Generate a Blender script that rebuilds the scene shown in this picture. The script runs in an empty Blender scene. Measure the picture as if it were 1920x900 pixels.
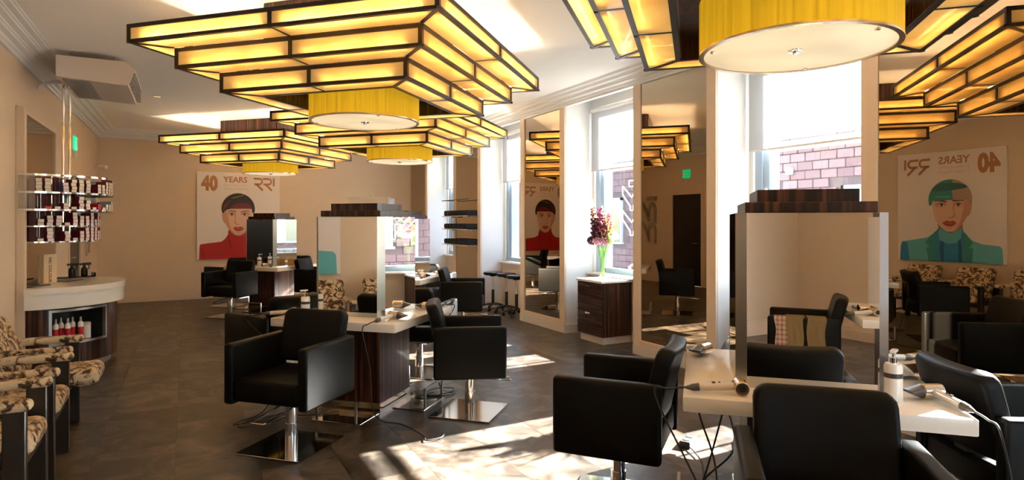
import bpy, bmesh, math, random
from mathutils import Vector, Matrix

R = math.radians
PI = math.pi
random.seed(7)
scn = bpy.context.scene
COL = scn.collection

# ------------------------------------------------------------------ camera
cam_d = bpy.data.cameras.new('camera')
cam = bpy.data.objects.new('camera', cam_d)
COL.objects.link(cam)
cam_d.sensor_width = 36.0
cam_d.lens = 36.0 * 1140.0 / 1920.0
cam_d.shift_y = -34.0 / 1920.0
cam_d.clip_start = 0.05
cam.location = (0, 0, 1.5)
cam.rotation_euler = (R(90), 0, R(-28.16))
scn.camera = cam

# ------------------------------------------------------------------ world, sun, exposure
w = bpy.data.worlds.new('sky_world')
scn.world = w
w.use_nodes = True
nt = w.node_tree
nt.nodes.clear()
sky = nt.nodes.new('ShaderNodeTexSky')
sky.sky_type = 'NISHITA'
sky.sun_disc = False
sky.sun_elevation = R(30.5)
sky.sun_rotation = R(90)
bg = nt.nodes.new('ShaderNodeBackground')
bg.inputs['Strength'].default_value = 0.46
wo = nt.nodes.new('ShaderNodeOutputWorld')
nt.links.new(sky.outputs[0], bg.inputs[0])
nt.links.new(bg.outputs[0], wo.inputs[0])

sun_d = bpy.data.lights.new('sun', 'SUN')
sun_d.energy = 46.0
sun_d.angle = R(0.6)
sun_d.color = (1.0, 0.975, 0.95)
sun = bpy.data.objects.new('sun', sun_d)
COL.objects.link(sun)
sun.location = (20, 4, 12)
sun.rotation_euler = Vector((-1.0, -0.02, -0.589)).to_track_quat('-Z', 'Y').to_euler()

vs = scn.view_settings
vs.view_transform = 'Standard'
vs.look = 'None'
vs.exposure = 1.68
vs.gamma = 1.0
vs.use_curve_mapping = False
scn.cycles.use_denoising = True
scn.cycles.max_bounces = 10
scn.cycles.diffuse_bounces = 4
scn.cycles.glossy_bounces = 6
scn.cycles.transmission_bounces = 6
scn.cycles.transparent_max_bounces = 16
scn.cycles.caustics_reflective = True
scn.cycles.caustics_refractive = False
scn.cycles.sample_clamp_indirect = 8.0
scn.cycles.blur_glossy = 0.5

# ------------------------------------------------------------------ materials
MATS = {}


def newmat(name):
    m = bpy.data.materials.new(name)
    m.use_nodes = True
    n = m.node_tree
    p = n.nodes['Principled BSDF']
    MATS[name] = m
    return m, n, p


def plain(name, col, rough=0.5, metal=0.0, spec=0.5, coat=0.0, bump=0.0, bscale=200.0, trans=0.0):
    m, n, p = newmat(name)
    p.inputs['Base Color'].default_value = (*col, 1)
    p.inputs['Roughness'].default_value = rough
    p.inputs['Metallic'].default_value = metal
    p.inputs['Specular IOR Level'].default_value = spec
    p.inputs['Coat Weight'].default_value = coat
    p.inputs['Coat Roughness'].default_value = 0.08
    p.inputs['Transmission Weight'].default_value = trans
    if bump:
        tc = n.nodes.new('ShaderNodeTexCoord')
        t = n.nodes.new('ShaderNodeTexNoise')
        t.inputs['Scale'].default_value = bscale
        t.inputs['Detail'].default_value = 3
        b = n.nodes.new('ShaderNodeBump')
        b.inputs['Strength'].default_value = bump
        b.inputs['Distance'].default_value = 0.01
        n.links.new(tc.outputs['Object'], t.inputs['Vector'])
        n.links.new(t.outputs['Fac'], b.inputs['Height'])
        n.links.new(b.outputs[0], p.inputs['Normal'])
    return m


def ramp(n, stops):
    r = n.nodes.new('ShaderNodeValToRGB')
    el = r.color_ramp.elements
    while len(el) < len(stops):
        el.new(0.5)
    for e, (pos, c) in zip(el, stops):
        e.position = pos
        e.color = (*c, 1)
    return r


def wallpaint(name, c1, c2, rough=0.6):
    m, n, p = newmat(name)
    g = n.nodes.new('ShaderNodeNewGeometry')
    t = n.nodes.new('ShaderNodeTexNoise')
    t.inputs['Scale'].default_value = 1.3
    t.inputs['Detail'].default_value = 4
    r = ramp(n, [(0.3, c1), (0.7, c2)])
    n.links.new(g.outputs['Position'], t.inputs['Vector'])
    n.links.new(t.outputs['Fac'], r.inputs[0])
    n.links.new(r.outputs[0], p.inputs['Base Color'])
    p.inputs['Roughness'].default_value = rough
    t2 = n.nodes.new('ShaderNodeTexNoise')
    t2.inputs['Scale'].default_value = 160
    b = n.nodes.new('ShaderNodeBump')
    b.inputs['Strength'].default_value = 0.06
    b.inputs['Distance'].default_value = 0.01
    n.links.new(g.outputs['Position'], t2.inputs['Vector'])
    n.links.new(t2.outputs['Fac'], b.inputs['Height'])
    n.links.new(b.outputs[0], p.inputs['Normal'])
    return m


wallpaint('wall_paint', (0.66, 0.51, 0.355), (0.70, 0.545, 0.385))
wallpaint('white_paint', (0.70, 0.70, 0.685), (0.74, 0.74, 0.725))
wallpaint('ceiling_paint', (0.85, 0.83, 0.79), (0.88, 0.86, 0.82), 0.75)
wallpaint('trim_paint', (0.66, 0.52, 0.385), (0.70, 0.555, 0.41), 0.45)
wallpaint('plinth_paint', (0.60, 0.55, 0.48), (0.66, 0.60, 0.53), 0.5)
plain('subfloor', (0.02, 0.018, 0.016), 0.7)
plain('leather', (0.0042, 0.0038, 0.0032), 0.42, spec=0.15, bump=0.12, bscale=420)
plain('black', (0.008, 0.008, 0.008), 0.5)
plain('black_gloss', (0.01, 0.01, 0.011), 0.2)
plain('door_paint', (0.010, 0.009, 0.008), 0.3)
plain('dark_wood', (0.018, 0.011, 0.007), 0.35, coat=0.3)
plain('chrome', (0.78, 0.77, 0.75), 0.08, 1.0)
plain('steel', (0.50, 0.47, 0.43), 0.28, 1.0)
plain('plate_steel', (0.52, 0.47, 0.41), 0.09, 1.0)
plain('mirror_glass', (0.90, 0.90, 0.885), 0.0, 1.0)
plain('bronze_mirror', (0.44, 0.35, 0.25), 0.0, 1.0)
plain('laminate', (0.82, 0.78, 0.71), 0.22, coat=0.3)
plain('white_gloss', (0.82, 0.80, 0.76), 0.25, coat=0.3)
plain('white_plastic', (0.78, 0.76, 0.72), 0.4)
plain('bronze_frame', (0.045, 0.032, 0.024), 0.35, 0.6)
plain('bar_grey', (0.11, 0.095, 0.08), 0.35, 0.7)
plain('champagne', (0.64, 0.52, 0.38), 0.2, 0.9)
plain('dryer_grey', (0.72, 0.67, 0.60), 0.3, 0.25)
plain('dryer_dark', (0.10, 0.085, 0.075), 0.35, 0.3)
plain('alu', (0.36, 0.46, 0.56), 0.4, 0.35)
plain('red', (0.52, 0.012, 0.02), 0.35)
plain('burgundy', (0.16, 0.012, 0.025), 0.45)
plain('box_white', (0.85, 0.74, 0.70), 0.5)
plain('box_navy', (0.08, 0.08, 0.22), 0.5)
plain('box_cream', (0.80, 0.72, 0.58), 0.5)
plain('box_grey', (0.20, 0.22, 0.22), 0.5)
plain('card', (0.78, 0.58, 0.34), 0.55)
plain('slate_tray', (0.06, 0.05, 0.045), 0.3)
plain('towel_black', (0.012, 0.012, 0.014), 0.95, bump=0.6, bscale=300)
plain('khaki', (0.40, 0.265, 0.105), 0.85, bump=0.4, bscale=80)
plain('green_sign', (0.0, 0.32, 0.12), 0.35)
plain('white_sign', (0.9, 0.9, 0.9), 0.4)
plain('grille', (0.40, 0.38, 0.35), 0.5)
plain('ac_body', (0.70, 0.62, 0.53), 0.45)
plain('stem_green', (0.22, 0.42, 0.06), 0.45)
plain('leaf_green', (0.30, 0.50, 0.10), 0.4)
plain('leaf_pale', (0.62, 0.74, 0.40), 0.4)
plain('bloom_magenta', (0.30, 0.015, 0.10), 0.55)
plain('bloom_dark', (0.06, 0.006, 0.03), 0.55)
plain('bloom_pink', (0.60, 0.26, 0.40), 0.55)
plain('road', (0.22, 0.22, 0.23), 0.85)
plain('mortar', (0.10, 0.07, 0.07), 0.9)
plain('facade_frame', (0.40, 0.42, 0.44), 0.5)
plain('facade_white', (0.50, 0.50, 0.50), 0.6)
plain('magenta_card', (0.62, 0.08, 0.26), 0.5)
plain('brown_panel', (0.22, 0.055, 0.02), 0.4)
plain('poster_paper', (0.78, 0.71, 0.67), 0.35)
plain('ink_copper', (0.44, 0.21, 0.085), 0.4)
plain('ink_pale', (0.62, 0.50, 0.42), 0.5)
plain('ink_skin', (0.74, 0.47, 0.34), 0.4)
plain('ink_skin_mid', (0.58, 0.31, 0.20), 0.4)
plain('ink_skin_dark', (0.36, 0.15, 0.09), 0.4)
plain('ink_brow', (0.13, 0.05, 0.03), 0.4)
plain('ink_eye', (0.05, 0.03, 0.025), 0.4)
plain('ink_eyewhite', (0.70, 0.60, 0.54), 0.4)
plain('ink_lip', (0.45, 0.055, 0.05), 0.4)
plain('ink_hair', (0.018, 0.010, 0.009), 0.35)
plain('ink_hair_red', (0.16, 0.008, 0.025), 0.35)
plain('ink_hair_shine', (0.16, 0.11, 0.10), 0.35)
plain('ink_red', (0.46, 0.010, 0.012), 0.4)
plain('ink_red_dark', (0.20, 0.006, 0.008), 0.4)
plain('ink_teal_dark', (0.02, 0.13, 0.12), 0.4)
plain('ink_teal', (0.03, 0.26, 0.22), 0.4)
plain('ink_blonde', (0.42, 0.30, 0.21), 0.4)
plain('ink_aqua', (0.12, 0.46, 0.50), 0.4)
plain('ink_blue', (0.02, 0.24, 0.46), 0.4)
plain('ink_blue_dark', (0.01, 0.09, 0.22), 0.4)


def glass_thin(name, tint, gloss=0.08, rough=0.0):
    m, n, p = newmat(name)
    n.nodes.remove(p)
    out = n.nodes['Material Output']
    tr = n.nodes.new('ShaderNodeBsdfTransparent')
    tr.inputs[0].default_value = (*tint, 1)
    gl = n.nodes.new('ShaderNodeBsdfGlossy')
    gl.inputs['Roughness'].default_value = rough
    mx = n.nodes.new('ShaderNodeMixShader')
    mx.inputs[0].default_value = gloss
    n.links.new(tr.outputs[0], mx.inputs[1])
    n.links.new(gl.outputs[0], mx.inputs[2])
    n.links.new(mx.outputs[0], out.inputs[0])


glass_thin('window_glass', (0.97, 0.985, 0.98), 0.05)
glass_thin('clear_acrylic', (0.90, 0.90, 0.88), 0.16, 0.05)
glass_thin('vase_glass', (0.93, 0.97, 0.92), 0.16)
glass_thin('facade_glass', (0.45, 0.55, 0.60), 0.25)


def lit(name, base, glow, strength, transp=0.0, tint=(1, 1, 1), streak=None, gloss=0.06):
    """a lamp's own diffuser: glows, lets its tubes show through, glossy outside"""
    m, n, p = newmat(name)
    p.inputs['Base Color'].default_value = (*base, 1)
    p.inputs['Roughness'].default_value = 0.12 if gloss else 0.8
    p.inputs['Specular IOR Level'].default_value = 0.5 if gloss else 0.1
    p.inputs['Emission Color'].default_value = (*glow, 1)
    p.inputs['Emission Strength'].default_value = strength
    out = n.nodes['Material Output']
    if streak:
        tc = n.nodes.new('ShaderNodeTexCoord')
        mp = n.nodes.new('ShaderNodeMapping')
        mp.inputs['Scale'].default_value = streak
        t = n.nodes.new('ShaderNodeTexNoise')
        t.inputs['Scale'].default_value = 1.0
        t.inputs['Detail'].default_value = 4
        r = ramp(n, [(0.32, tuple(c * 0.62 for c in glow)), (0.62, glow)])
        n.links.new(tc.outputs['Object'], mp.inputs[0])
        n.links.new(mp.outputs[0], t.inputs['Vector'])
        n.links.new(t.outputs['Fac'], r.inputs[0])
        n.links.new(r.outputs[0], p.inputs['Emission Color'])
    if transp:
        tr = n.nodes.new('ShaderNodeBsdfTransparent')
        tr.inputs[0].default_value = (*tint, 1)
        mx = n.nodes.new('ShaderNodeMixShader')
        mx.inputs[0].default_value = transp
        n.links.new(p.outputs[0], mx.inputs[1])
        n.links.new(tr.outputs[0], mx.inputs[2])
        n.links.new(mx.outputs[0], out.inputs[0])
    return m


# amber art glass: scatters the light of the tubes behind it, glossy outside
m, n, p = newmat('amber_glass')
tc = n.nodes.new('ShaderNodeTexCoord')
mp = n.nodes.new('ShaderNodeMapping')
mp.inputs['Scale'].default_value = (2.2, 2.2, 9)
t = n.nodes.new('ShaderNodeTexNoise')
t.inputs['Scale'].default_value = 1.0
t.inputs['Detail'].default_value = 4
t.inputs['Distortion'].default_value = 0.6
r = ramp(n, [(0.30, (0.68, 0.46, 0.15)), (0.65, (0.87, 0.67, 0.30))])
n.links.new(tc.outputs['Object'], mp.inputs[0])
n.links.new(mp.outputs[0], t.inputs['Vector'])
n.links.new(t.outputs['Fac'], r.inputs[0])
tl = n.nodes.new('ShaderNodeBsdfTranslucent')
n.links.new(r.outputs[0], tl.inputs[0])
tr = n.nodes.new('ShaderNodeBsdfTransparent')
tr.inputs[0].default_value = (1.0, 0.84, 0.58, 1)
p.inputs['Base Color'].default_value = (0.50, 0.30, 0.10, 1)
p.inputs['Roughness'].default_value = 0.07
p.inputs['Emission Strength'].default_value = 0.16
n.links.new(r.outputs[0], p.inputs['Emission Color'])
mxa = n.nodes.new('ShaderNodeMixShader')
mxa.inputs[0].default_value = 0.22
n.links.new(tl.outputs[0], mxa.inputs[1])
n.links.new(tr.outputs[0], mxa.inputs[2])
mxb = n.nodes.new('ShaderNodeMixShader')
mxb.inputs[0].default_value = 0.62
n.links.new(p.outputs[0], mxb.inputs[1])
n.links.new(mxa.outputs[0], mxb.inputs[2])
n.links.new(mxb.outputs[0], n.nodes['Material Output'].inputs[0])
lit('drum_fabric', (0.50, 0.29, 0.012), (0.85, 0.46, 0.015), 0.22, 0.0, streak=(55, 55, 1.2), gloss=0.0)
lit('drum_diffuser', (0.8, 0.72, 0.55), (1.0, 0.77, 0.45), 0.24, 0.0, streak=(2.5, 2.5, 2.5), gloss=0.0)
lit('tube_light', (0.9, 0.85, 0.7), (1.0, 0.88, 0.68), 20.0, 0.0, gloss=0.0)
lit('tube_dim', (0.9, 0.85, 0.7), (1.0, 0.84, 0.60), 9.5, 0.0, gloss=0.0)
lit('neon', (0.9, 0.9, 0.9), (1.0, 0.97, 1.0), 2.5, 0.0, gloss=0.0)
lit('exit_glow', (0.0, 0.3, 0.12), (0.0, 0.62, 0.25), 0.55, 0.0)

# window blind: white fabric that daylight passes through
m, n, p = newmat('blind_fabric')
n.nodes.remove(p)
tl = n.nodes.new('ShaderNodeBsdfTranslucent')
tl.inputs[0].default_value = (0.62, 0.62, 0.61, 1)
df = n.nodes.new('ShaderNodeBsdfDiffuse')
df.inputs[0].default_value = (0.85, 0.85, 0.84, 1)
mx = n.nodes.new('ShaderNodeMixShader')
mx.inputs[0].default_value = 0.55
n.links.new(df.outputs[0], mx.inputs[1])
n.links.new(tl.outputs[0], mx.inputs[2])
n.links.new(mx.outputs[0], n.nodes['Material Output'].inputs[0])
glass_thin('blind_sun_strip', (0.85, 0.87, 0.88), 0.05, 0.6)  # see-through band added to the blinds to let a strip of sun in

# macassar ebony: dark brown with vertical streaks
m, n, p = newmat('ebony')
tc = n.nodes.new('ShaderNodeTexCoord')
mp = n.nodes.new('ShaderNodeMapping')
mp.inputs['Scale'].default_value = (34, 34, 0.7)
t = n.nodes.new('ShaderNodeTexNoise')
t.inputs['Scale'].default_value = 1.0
t.inputs['Detail'].default_value = 5
t.inputs['Roughness'].default_value = 0.65
r = ramp(n, [(0.36, (0.006, 0.003, 0.002)), (0.49, (0.026, 0.009, 0.005)), (0.57, (0.080, 0.026, 0.010)), (0.70, (0.15, 0.055, 0.021))])
n.links.new(tc.outputs['Object'], mp.inputs[0])
n.links.new(mp.outputs[0], t.inputs['Vector'])
n.links.new(t.outputs['Fac'], r.inputs[0])
n.links.new(r.outputs[0], p.inputs['Base Color'])
p.inputs['Roughness'].default_value = 0.32
p.inputs['Specular IOR Level'].default_value = 0.3
p.inputs['Coat Weight'].default_value = 0.22
p.inputs['Coat Roughness'].default_value = 0.06
# the same veneer with the streaks running level (drawer fronts)
m2 = m.copy()
m2.name = 'ebony_level'
MATS['ebony_level'] = m2
for nd in m2.node_tree.nodes:
    if nd.type == 'MAPPING':
        nd.inputs['Scale'].default_value = (0.9, 0.9, 30)

# floor tiles: mottled slate vinyl
m, n, p = newmat('slate_tile')
g = n.nodes.new('ShaderNodeNewGeometry')
oi = n.nodes.new('ShaderNodeObjectInfo')
t = n.nodes.new('ShaderNodeTexNoise')
t.noise_dimensions = '4D'
t.inputs['Scale'].default_value = 2.7
t.inputs['Detail'].default_value = 5
t.inputs['Roughness'].default_value = 0.55
t.inputs['Distortion'].default_value = 1.6
mm = n.nodes.new('ShaderNodeMath')
mm.operation = 'MULTIPLY'
mm.inputs[1].default_value = 37.0
n.links.new(oi.outputs['Random'], mm.inputs[0])
n.links.new(mm.outputs[0], t.inputs['W'])
n.links.new(g.outputs['Position'], t.inputs['Vector'])
r = ramp(n, [(0.36, (0.024, 0.018, 0.013)), (0.48, (0.050, 0.037, 0.027)), (0.54, (0.082, 0.062, 0.045)), (0.68, (0.140, 0.108, 0.080))])
n.links.new(t.outputs['Fac'], r.inputs[0])
hv = n.nodes.new('ShaderNodeHueSaturation')
mr = n.nodes.new('ShaderNodeMapRange')
mr.inputs['To Min'].default_value = 0.78
mr.inputs['To Max'].default_value = 1.22
n.links.new(oi.outputs['Random'], mr.inputs[0])
n.links.new(mr.outputs[0], hv.inputs['Value'])
n.links.new(r.outputs[0], hv.inputs['Color'])
n.links.new(hv.outputs[0], p.inputs['Base Color'])
p.inputs['Roughness'].default_value = 0.36
p.inputs['Specular IOR Level'].default_value = 0.5
b = n.nodes.new('ShaderNodeBump')
b.inputs['Strength'].default_value = 0.12
b.inputs['Distance'].default_value = 0.02
n.links.new(t.outputs['Fac'], b.inputs['Height'])
n.links.new(b.outputs[0], p.inputs['Normal'])

# ink-blot upholstery: cream with brown and black blotches
m, n, p = newmat('blotch_fabric')
tc = n.nodes.new('ShaderNodeTexCoord')
t = n.nodes.new('ShaderNodeTexNoise')
t.inputs['Scale'].default_value = 13.0
t.inputs['Detail'].default_value = 5
t.inputs['Roughness'].default_value = 0.6
t.inputs['Distortion'].default_value = 1.6
r = ramp(n, [(0.0, (0.03, 0.014, 0.008)), (0.43, (0.045, 0.02, 0.010)), (0.48, (0.25, 0.14, 0.06)), (0.53, (0.60, 0.46, 0.28)), (0.75, (0.70, 0.58, 0.40))])
n.links.new(tc.outputs['Object'], t.inputs['Vector'])
n.links.new(t.outputs['Fac'], r.inputs[0])
n.links.new(r.outputs[0], p.inputs['Base Color'])
p.inputs['Roughness'].default_value = 0.6

# plaid shirt cloth
m, n, p = newmat('plaid')
tc = n.nodes.new('ShaderNodeTexCoord')
w1 = n.nodes.new('ShaderNodeTexWave'); w1.bands_direction = 'Y'; w1.inputs['Scale'].default_value = 9
w2 = n.nodes.new('ShaderNodeTexWave'); w2.bands_direction = 'Z'; w2.inputs['Scale'].default_value = 8
n.links.new(tc.outputs['Object'], w1.inputs['Vector'])
n.links.new(tc.outputs['Object'], w2.inputs['Vector'])
r1 = ramp(n, [(0.3, (0.75, 0.66, 0.52)), (0.7, (0.50, 0.07, 0.10))])
r2 = ramp(n, [(0.4, (0.78, 0.66, 0.45)), (0.8, (0.55, 0.22, 0.04))])
n.links.new(w1.outputs['Fac'], r1.inputs[0])
n.links.new(w2.outputs['Fac'], r2.inputs[0])
mxc = n.nodes.new('ShaderNodeMix')
mxc.data_type = 'RGBA'
mxc.inputs[0].default_value = 0.5
n.links.new(r1.outputs[0], mxc.inputs[6])
n.links.new(r2.outputs[0], mxc.inputs[7])
n.links.new(mxc.outputs[2], p.inputs['Base Color'])
p.inputs['Roughness'].default_value = 0.9

# pinkish stone blocks of the house across the street
m, n, p = newmat('stone_block')
oi = n.nodes.new('ShaderNodeObjectInfo')
g = n.nodes.new('ShaderNodeNewGeometry')
r = ramp(n, [(0.0, (0.150, 0.088, 0.088)), (0.5, (0.185, 0.118, 0.115)), (1.0, (0.22, 0.150, 0.145))])
n.links.new(oi.outputs['Random'], r.inputs[0])
n.links.new(r.outputs[0], p.inputs['Base Color'])
p.inputs['Roughness'].default_value = 0.85


# ------------------------------------------------------------------ mesh helpers
def rbox(bm, x0, x1, y0, y1, z0, z1, bev=0.0, seg=2, mat=0, M=None):
    t = bmesh.new()
    bmesh.ops.create_cube(t, size=1.0)
    for v in t.verts:
        v.co = Vector((x0 + (v.co.x + .5) * (x1 - x0), y0 + (v.co.y + .5) * (y1 - y0), z0 + (v.co.z + .5) * (z1 - z0)))
    if bev:
        bmesh.ops.bevel(t, geom=list(t.edges), offset=bev, segments=seg, profile=0.5, affect='EDGES')
    for f in t.faces:
        f.material_index = mat
    if M is not None:
        t.transform(M)
    me = bpy.data.meshes.new('tmp')
    t.to_mesh(me)
    t.free()
    bm.from_mesh(me)
    bpy.data.meshes.remove(me)


def cyl(bm, p0, p1, r0, r1=None, n=16, mat=0, cap=True):
    r1 = r0 if r1 is None else r1
    p0, p1 = Vector(p0), Vector(p1)
    d = (p1 - p0).normalized()
    a = d.orthogonal().normalized()
    b_ = d.cross(a)
    A = [bm.verts.new(p0 + (a * math.cos(2 * PI * i / n) + b_ * math.sin(2 * PI * i / n)) * r0) for i in range(n)]
    B = [bm.verts.new(p1 + (a * math.cos(2 * PI * i / n) + b_ * math.sin(2 * PI * i / n)) * r1) for i in range(n)]
    for i in range(n):
        j = (i + 1) % n
        bm.faces.new((A[i], A[j], B[j], B[i])).material_index = mat
    if cap:
        bm.faces.new(A[::-1]).material_index = mat
        bm.faces.new(B).material_index = mat


def lathe(bm, prof, n=28, c=(0, 0, 0), mat=0):
    rings = []
    for r_, z in prof:
        if r_ <= 1e-5:
            rings.append([bm.verts.new((c[0], c[1], c[2] + z))])
        else:
            rings.append([bm.verts.new((c[0] + r_ * math.cos(2 * PI * i / n), c[1] + r_ * math.sin(2 * PI * i / n), c[2] + z)) for i in range(n)])
    for a, b_ in zip(rings, rings[1:]):
        for i in range(n):
            j = (i + 1) % n
            if len(a) == 1 and len(b_) == 1:
                continue
            if len(a) == 1:
                f = bm.faces.new((a[0], b_[j], b_[i]))
            elif len(b_) == 1:
                f = bm.faces.new((a[i], a[j], b_[0]))
            else:
                f = bm.faces.new((a[i], a[j], b_[j], b_[i]))
            f.material_index = mat


def smooth_path(pts, k=6):
    P = [Vector(p_) for p_ in pts]
    if len(P) < 3:
        return P
    out = []
    for i in range(len(P) - 1):
        a, b_, c, d = P[max(i - 1, 0)], P[i], P[i + 1], P[min(i + 2, len(P) - 1)]
        for s in range(k):
            t_ = s / k
            out.append(0.5 * ((2 * b_) + (c - a) * t_ + (2 * a - 5 * b_ + 4 * c - d) * t_ ** 2 + (3 * b_ - a - 3 * c + d) * t_ ** 3))
    out.append(P[-1])
    return out


def tube(bm, pts, r_, n=8, mat=0, taper=None):
    P = [Vector(p_) for p_ in pts]
    rings = []
    prev = None
    for i, q in enumerate(P):
        d = (P[min(i + 1, len(P) - 1)] - P[max(i - 1, 0)])
        d = d.normalized() if d.length > 1e-9 else Vector((0, 0, 1))
        a = d.orthogonal().normalized() if prev is None else (prev - d * prev.dot(d)).normalized()
        prev = a
        b_ = d.cross(a)
        rr = r_ if taper is None else r_ + (taper - r_) * i / (len(P) - 1)
        rings.append([bm.verts.new(q + (a * math.cos(2 * PI * k / n) + b_ * math.sin(2 * PI * k / n)) * rr) for k in range(n)])
    for A, B in zip(rings, rings[1:]):
        for k in range(n):
            j = (k + 1) % n
            bm.faces.new((A[k], A[j], B[j], B[k])).material_index = mat
    bm.faces.new(rings[0][::-1]).material_index = mat
    bm.faces.new(rings[-1]).material_index = mat


def prism(bm, poly, z0, z1, mat=0, axis='z'):
    """extrude a 2D polygon; axis names the extrusion direction"""
    def co(a, b_, c):
        return {'z': (a, b_, c), 'y': (a, c, b_), 'x': (c, a, b_)}[axis]
    A = [bm.verts.new(co(a, b_, z0)) for a, b_ in poly]
    B = [bm.verts.new(co(a, b_, z1)) for a, b_ in poly]
    n_ = len(poly)
    for i in range(n_):
        j = (i + 1) % n_
        bm.faces.new((A[i], A[j], B[j], B[i])).material_index = mat
    bm.faces.new(A[::-1]).material_index = mat
    bm.faces.new(B).material_index = mat


def ico(bm, c, r_, sub=1, s=(1, 1, 1), mat=0):
    ret = bmesh.ops.create_icosphere(bm, subdivisions=sub, radius=r_)
    for v in ret['verts']:
        v.co = Vector((v.co.x * s[0] + c[0], v.co.y * s[1] + c[1], v.co.z * s[2] + c[2]))
        for f in v.link_faces:
            f.material_index = mat


def mesh(bm, mats, smooth=35, name='mesh'):
    bmesh.ops.recalc_face_normals(bm, faces=list(bm.faces))
    me = bpy.data.meshes.new(name)
    bm.to_mesh(me)
    bm.free()
    for mt in ([mats] if isinstance(mats, str) else mats):
        me.materials.append(MATS[mt])
    if smooth:
        me.polygons.foreach_set('use_smooth', [True] * len(me.polygons))
        me.set_sharp_from_angle(angle=R(smooth))
    return me


def build(fn, mats, smooth=35):
    bm = bmesh.new()
    fn(bm)
    return mesh(bm, mats, smooth)


def part(name, me, parent, loc=(0, 0, 0), rot=(0, 0, 0), label=None):
    o = bpy.data.objects.new(name, me)
    COL.objects.link(o)
    o.parent = parent
    o.location = loc
    o.rotation_euler = rot
    if label:
        o['label'] = label
    return o


def tag(o, label, cat, group=None):
    o['label'] = label
    o['category'] = cat
    if group:
        o['group'] = group
    return o


def thing(name, label, cat, loc=(0, 0, 0), rz=0.0, group=None, me=None):
    o = bpy.data.objects.new(name, me)
    COL.objects.link(o)
    o.location = loc
    o.rotation_euler = (0, 0, R(rz))
    return tag(o, label, cat, group)


def struct(name, me, label, parent=None, loc=(0, 0, 0)):
    o = bpy.data.objects.new(name, me)
    COL.objects.link(o)
    o.parent = parent
    o.location = loc
    if parent is None:
        o['kind'] = 'structure'
        o['label'] = label
        o['category'] = name.split('_')[0]
    return o


def boxes(*bs, bev=0.0):
    def fn(bm):
        for q in bs:
            rbox(bm, *q, bev=bev)
    return fn


# ------------------------------------------------------------------ the room
XL, XR, YB, YF, ZC = -1.43, 4.52, -3.35, 13.35, 3.20
XW = 4.95                        # window plane
PIERS = [-0.47, 2.19, 4.85, 7.51, 10.17, 12.83]
PH = 0.615
PIER_SPAN = [(c - PH, min(c + PH, YF)) for c in PIERS]
RECESS = [(PIER_SPAN[i][1], PIER_SPAN[i + 1][0]) for i in range(5)]
SILL, HEAD, BLIND = 0.81, 3.06, 2.185

# floor: subfloor slab with 270 laid tiles
floor = struct('floor', build(boxes((XL, XW, YB, YF, -0.12, -0.004)), 'subfloor', 0), 'dark slate vinyl tile floor of the salon')
TW, TL = 0.456, 0.914
tile_cache = {}
row = 0
x = XL
while x < XW - 0.02:
    x1 = min(x + TW, XW)
    y = YB - (0.0 if row % 2 == 0 else TL * 0.5) - (0.0 if row % 4 < 2 else 0.17)
    while y < YF - 0.01:
        ya, yb = max(y, YB), min(y + TL, YF)
        if yb - ya > 0.03:
            key = (round(x1 - x, 3), round(yb - ya, 3))
            if key not in tile_cache:
                wx, wy = key
                tile_cache[key] = build(lambda bm: rbox(bm, 0.0008, wx - 0.0008, 0.0008, wy - 0.0008, -0.004, 0.0), 'slate_tile', 0)
            part('tile', tile_cache[key], floor, (x, ya, random.uniform(-0.0004, 0.0)))
        y += TL
    x += TW
    row += 1

struct('ceiling', build(boxes((XL - .15, XW + .2, YB - .15, YF + .15, ZC, ZC + .15)), 'ceiling_paint', 0), 'off-white ceiling above the lamps')

# left wall with a door opening
DU0, DU1, DZ = 10.25, 11.23, 2.18
struct('wall_left', build(boxes((XL - .15, XL, YB - .15, DU0, 0, ZC), (XL - .15, XL, DU1, YF + .15, 0, ZC), (XL - .15, XL, DU0, DU1, DZ, ZC)), 'wall_paint', 0),
       'tan painted wall behind the armchairs and colour counter')
struct('wall_far', build(boxes((XL, XW + .2, YF, YF + .15, 0, ZC)), 'wall_paint', 0), 'tan painted end wall carrying the red jacket poster')
FX0, FX1, FZ = 0.55, 4.05, 2.70  # glazed opening added out of view to brighten this end of the room
struct('wall_back', build(boxes((XL, FX0, YB - .15, YB, 0, ZC), (FX1, XW + .2, YB - .15, YB, 0, ZC), (FX0, FX1, YB - .15, YB, FZ, ZC)), 'wall_paint', 0), 'tan wall behind the photographer with an added opening for daylight')
bm = bmesh.new()
for xx in (FX0, (2 * FX0 + FX1) / 3 - .03, (FX0 + 2 * FX1) / 3 - .03, FX1 - .06):
    rbox(bm, xx, xx + .06, YB - .11, YB - .04, 0.002, FZ)
rbox(bm, FX0 + .06, FX1 - .06, YB - .11, YB - .04, .002, .12)
rbox(bm, FX0 + .06, FX1 - .06, YB - .11, YB - .04, FZ - .07, FZ)
sf = struct('window_6', mesh(bm, 'alu', 0), 'added glazed front behind the photographer, unseen, letting daylight in')
for xx in range(3):
    xa = FX0 + .06 + xx * (FX1 - FX0 - .02) / 3
    struct('pane', build(boxes((xa - .02, min(xa + 1.13, FX1 - .05), YB - .078, YB - .07, .11, FZ - .06)), 'window_glass', 0), '', sf)

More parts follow.
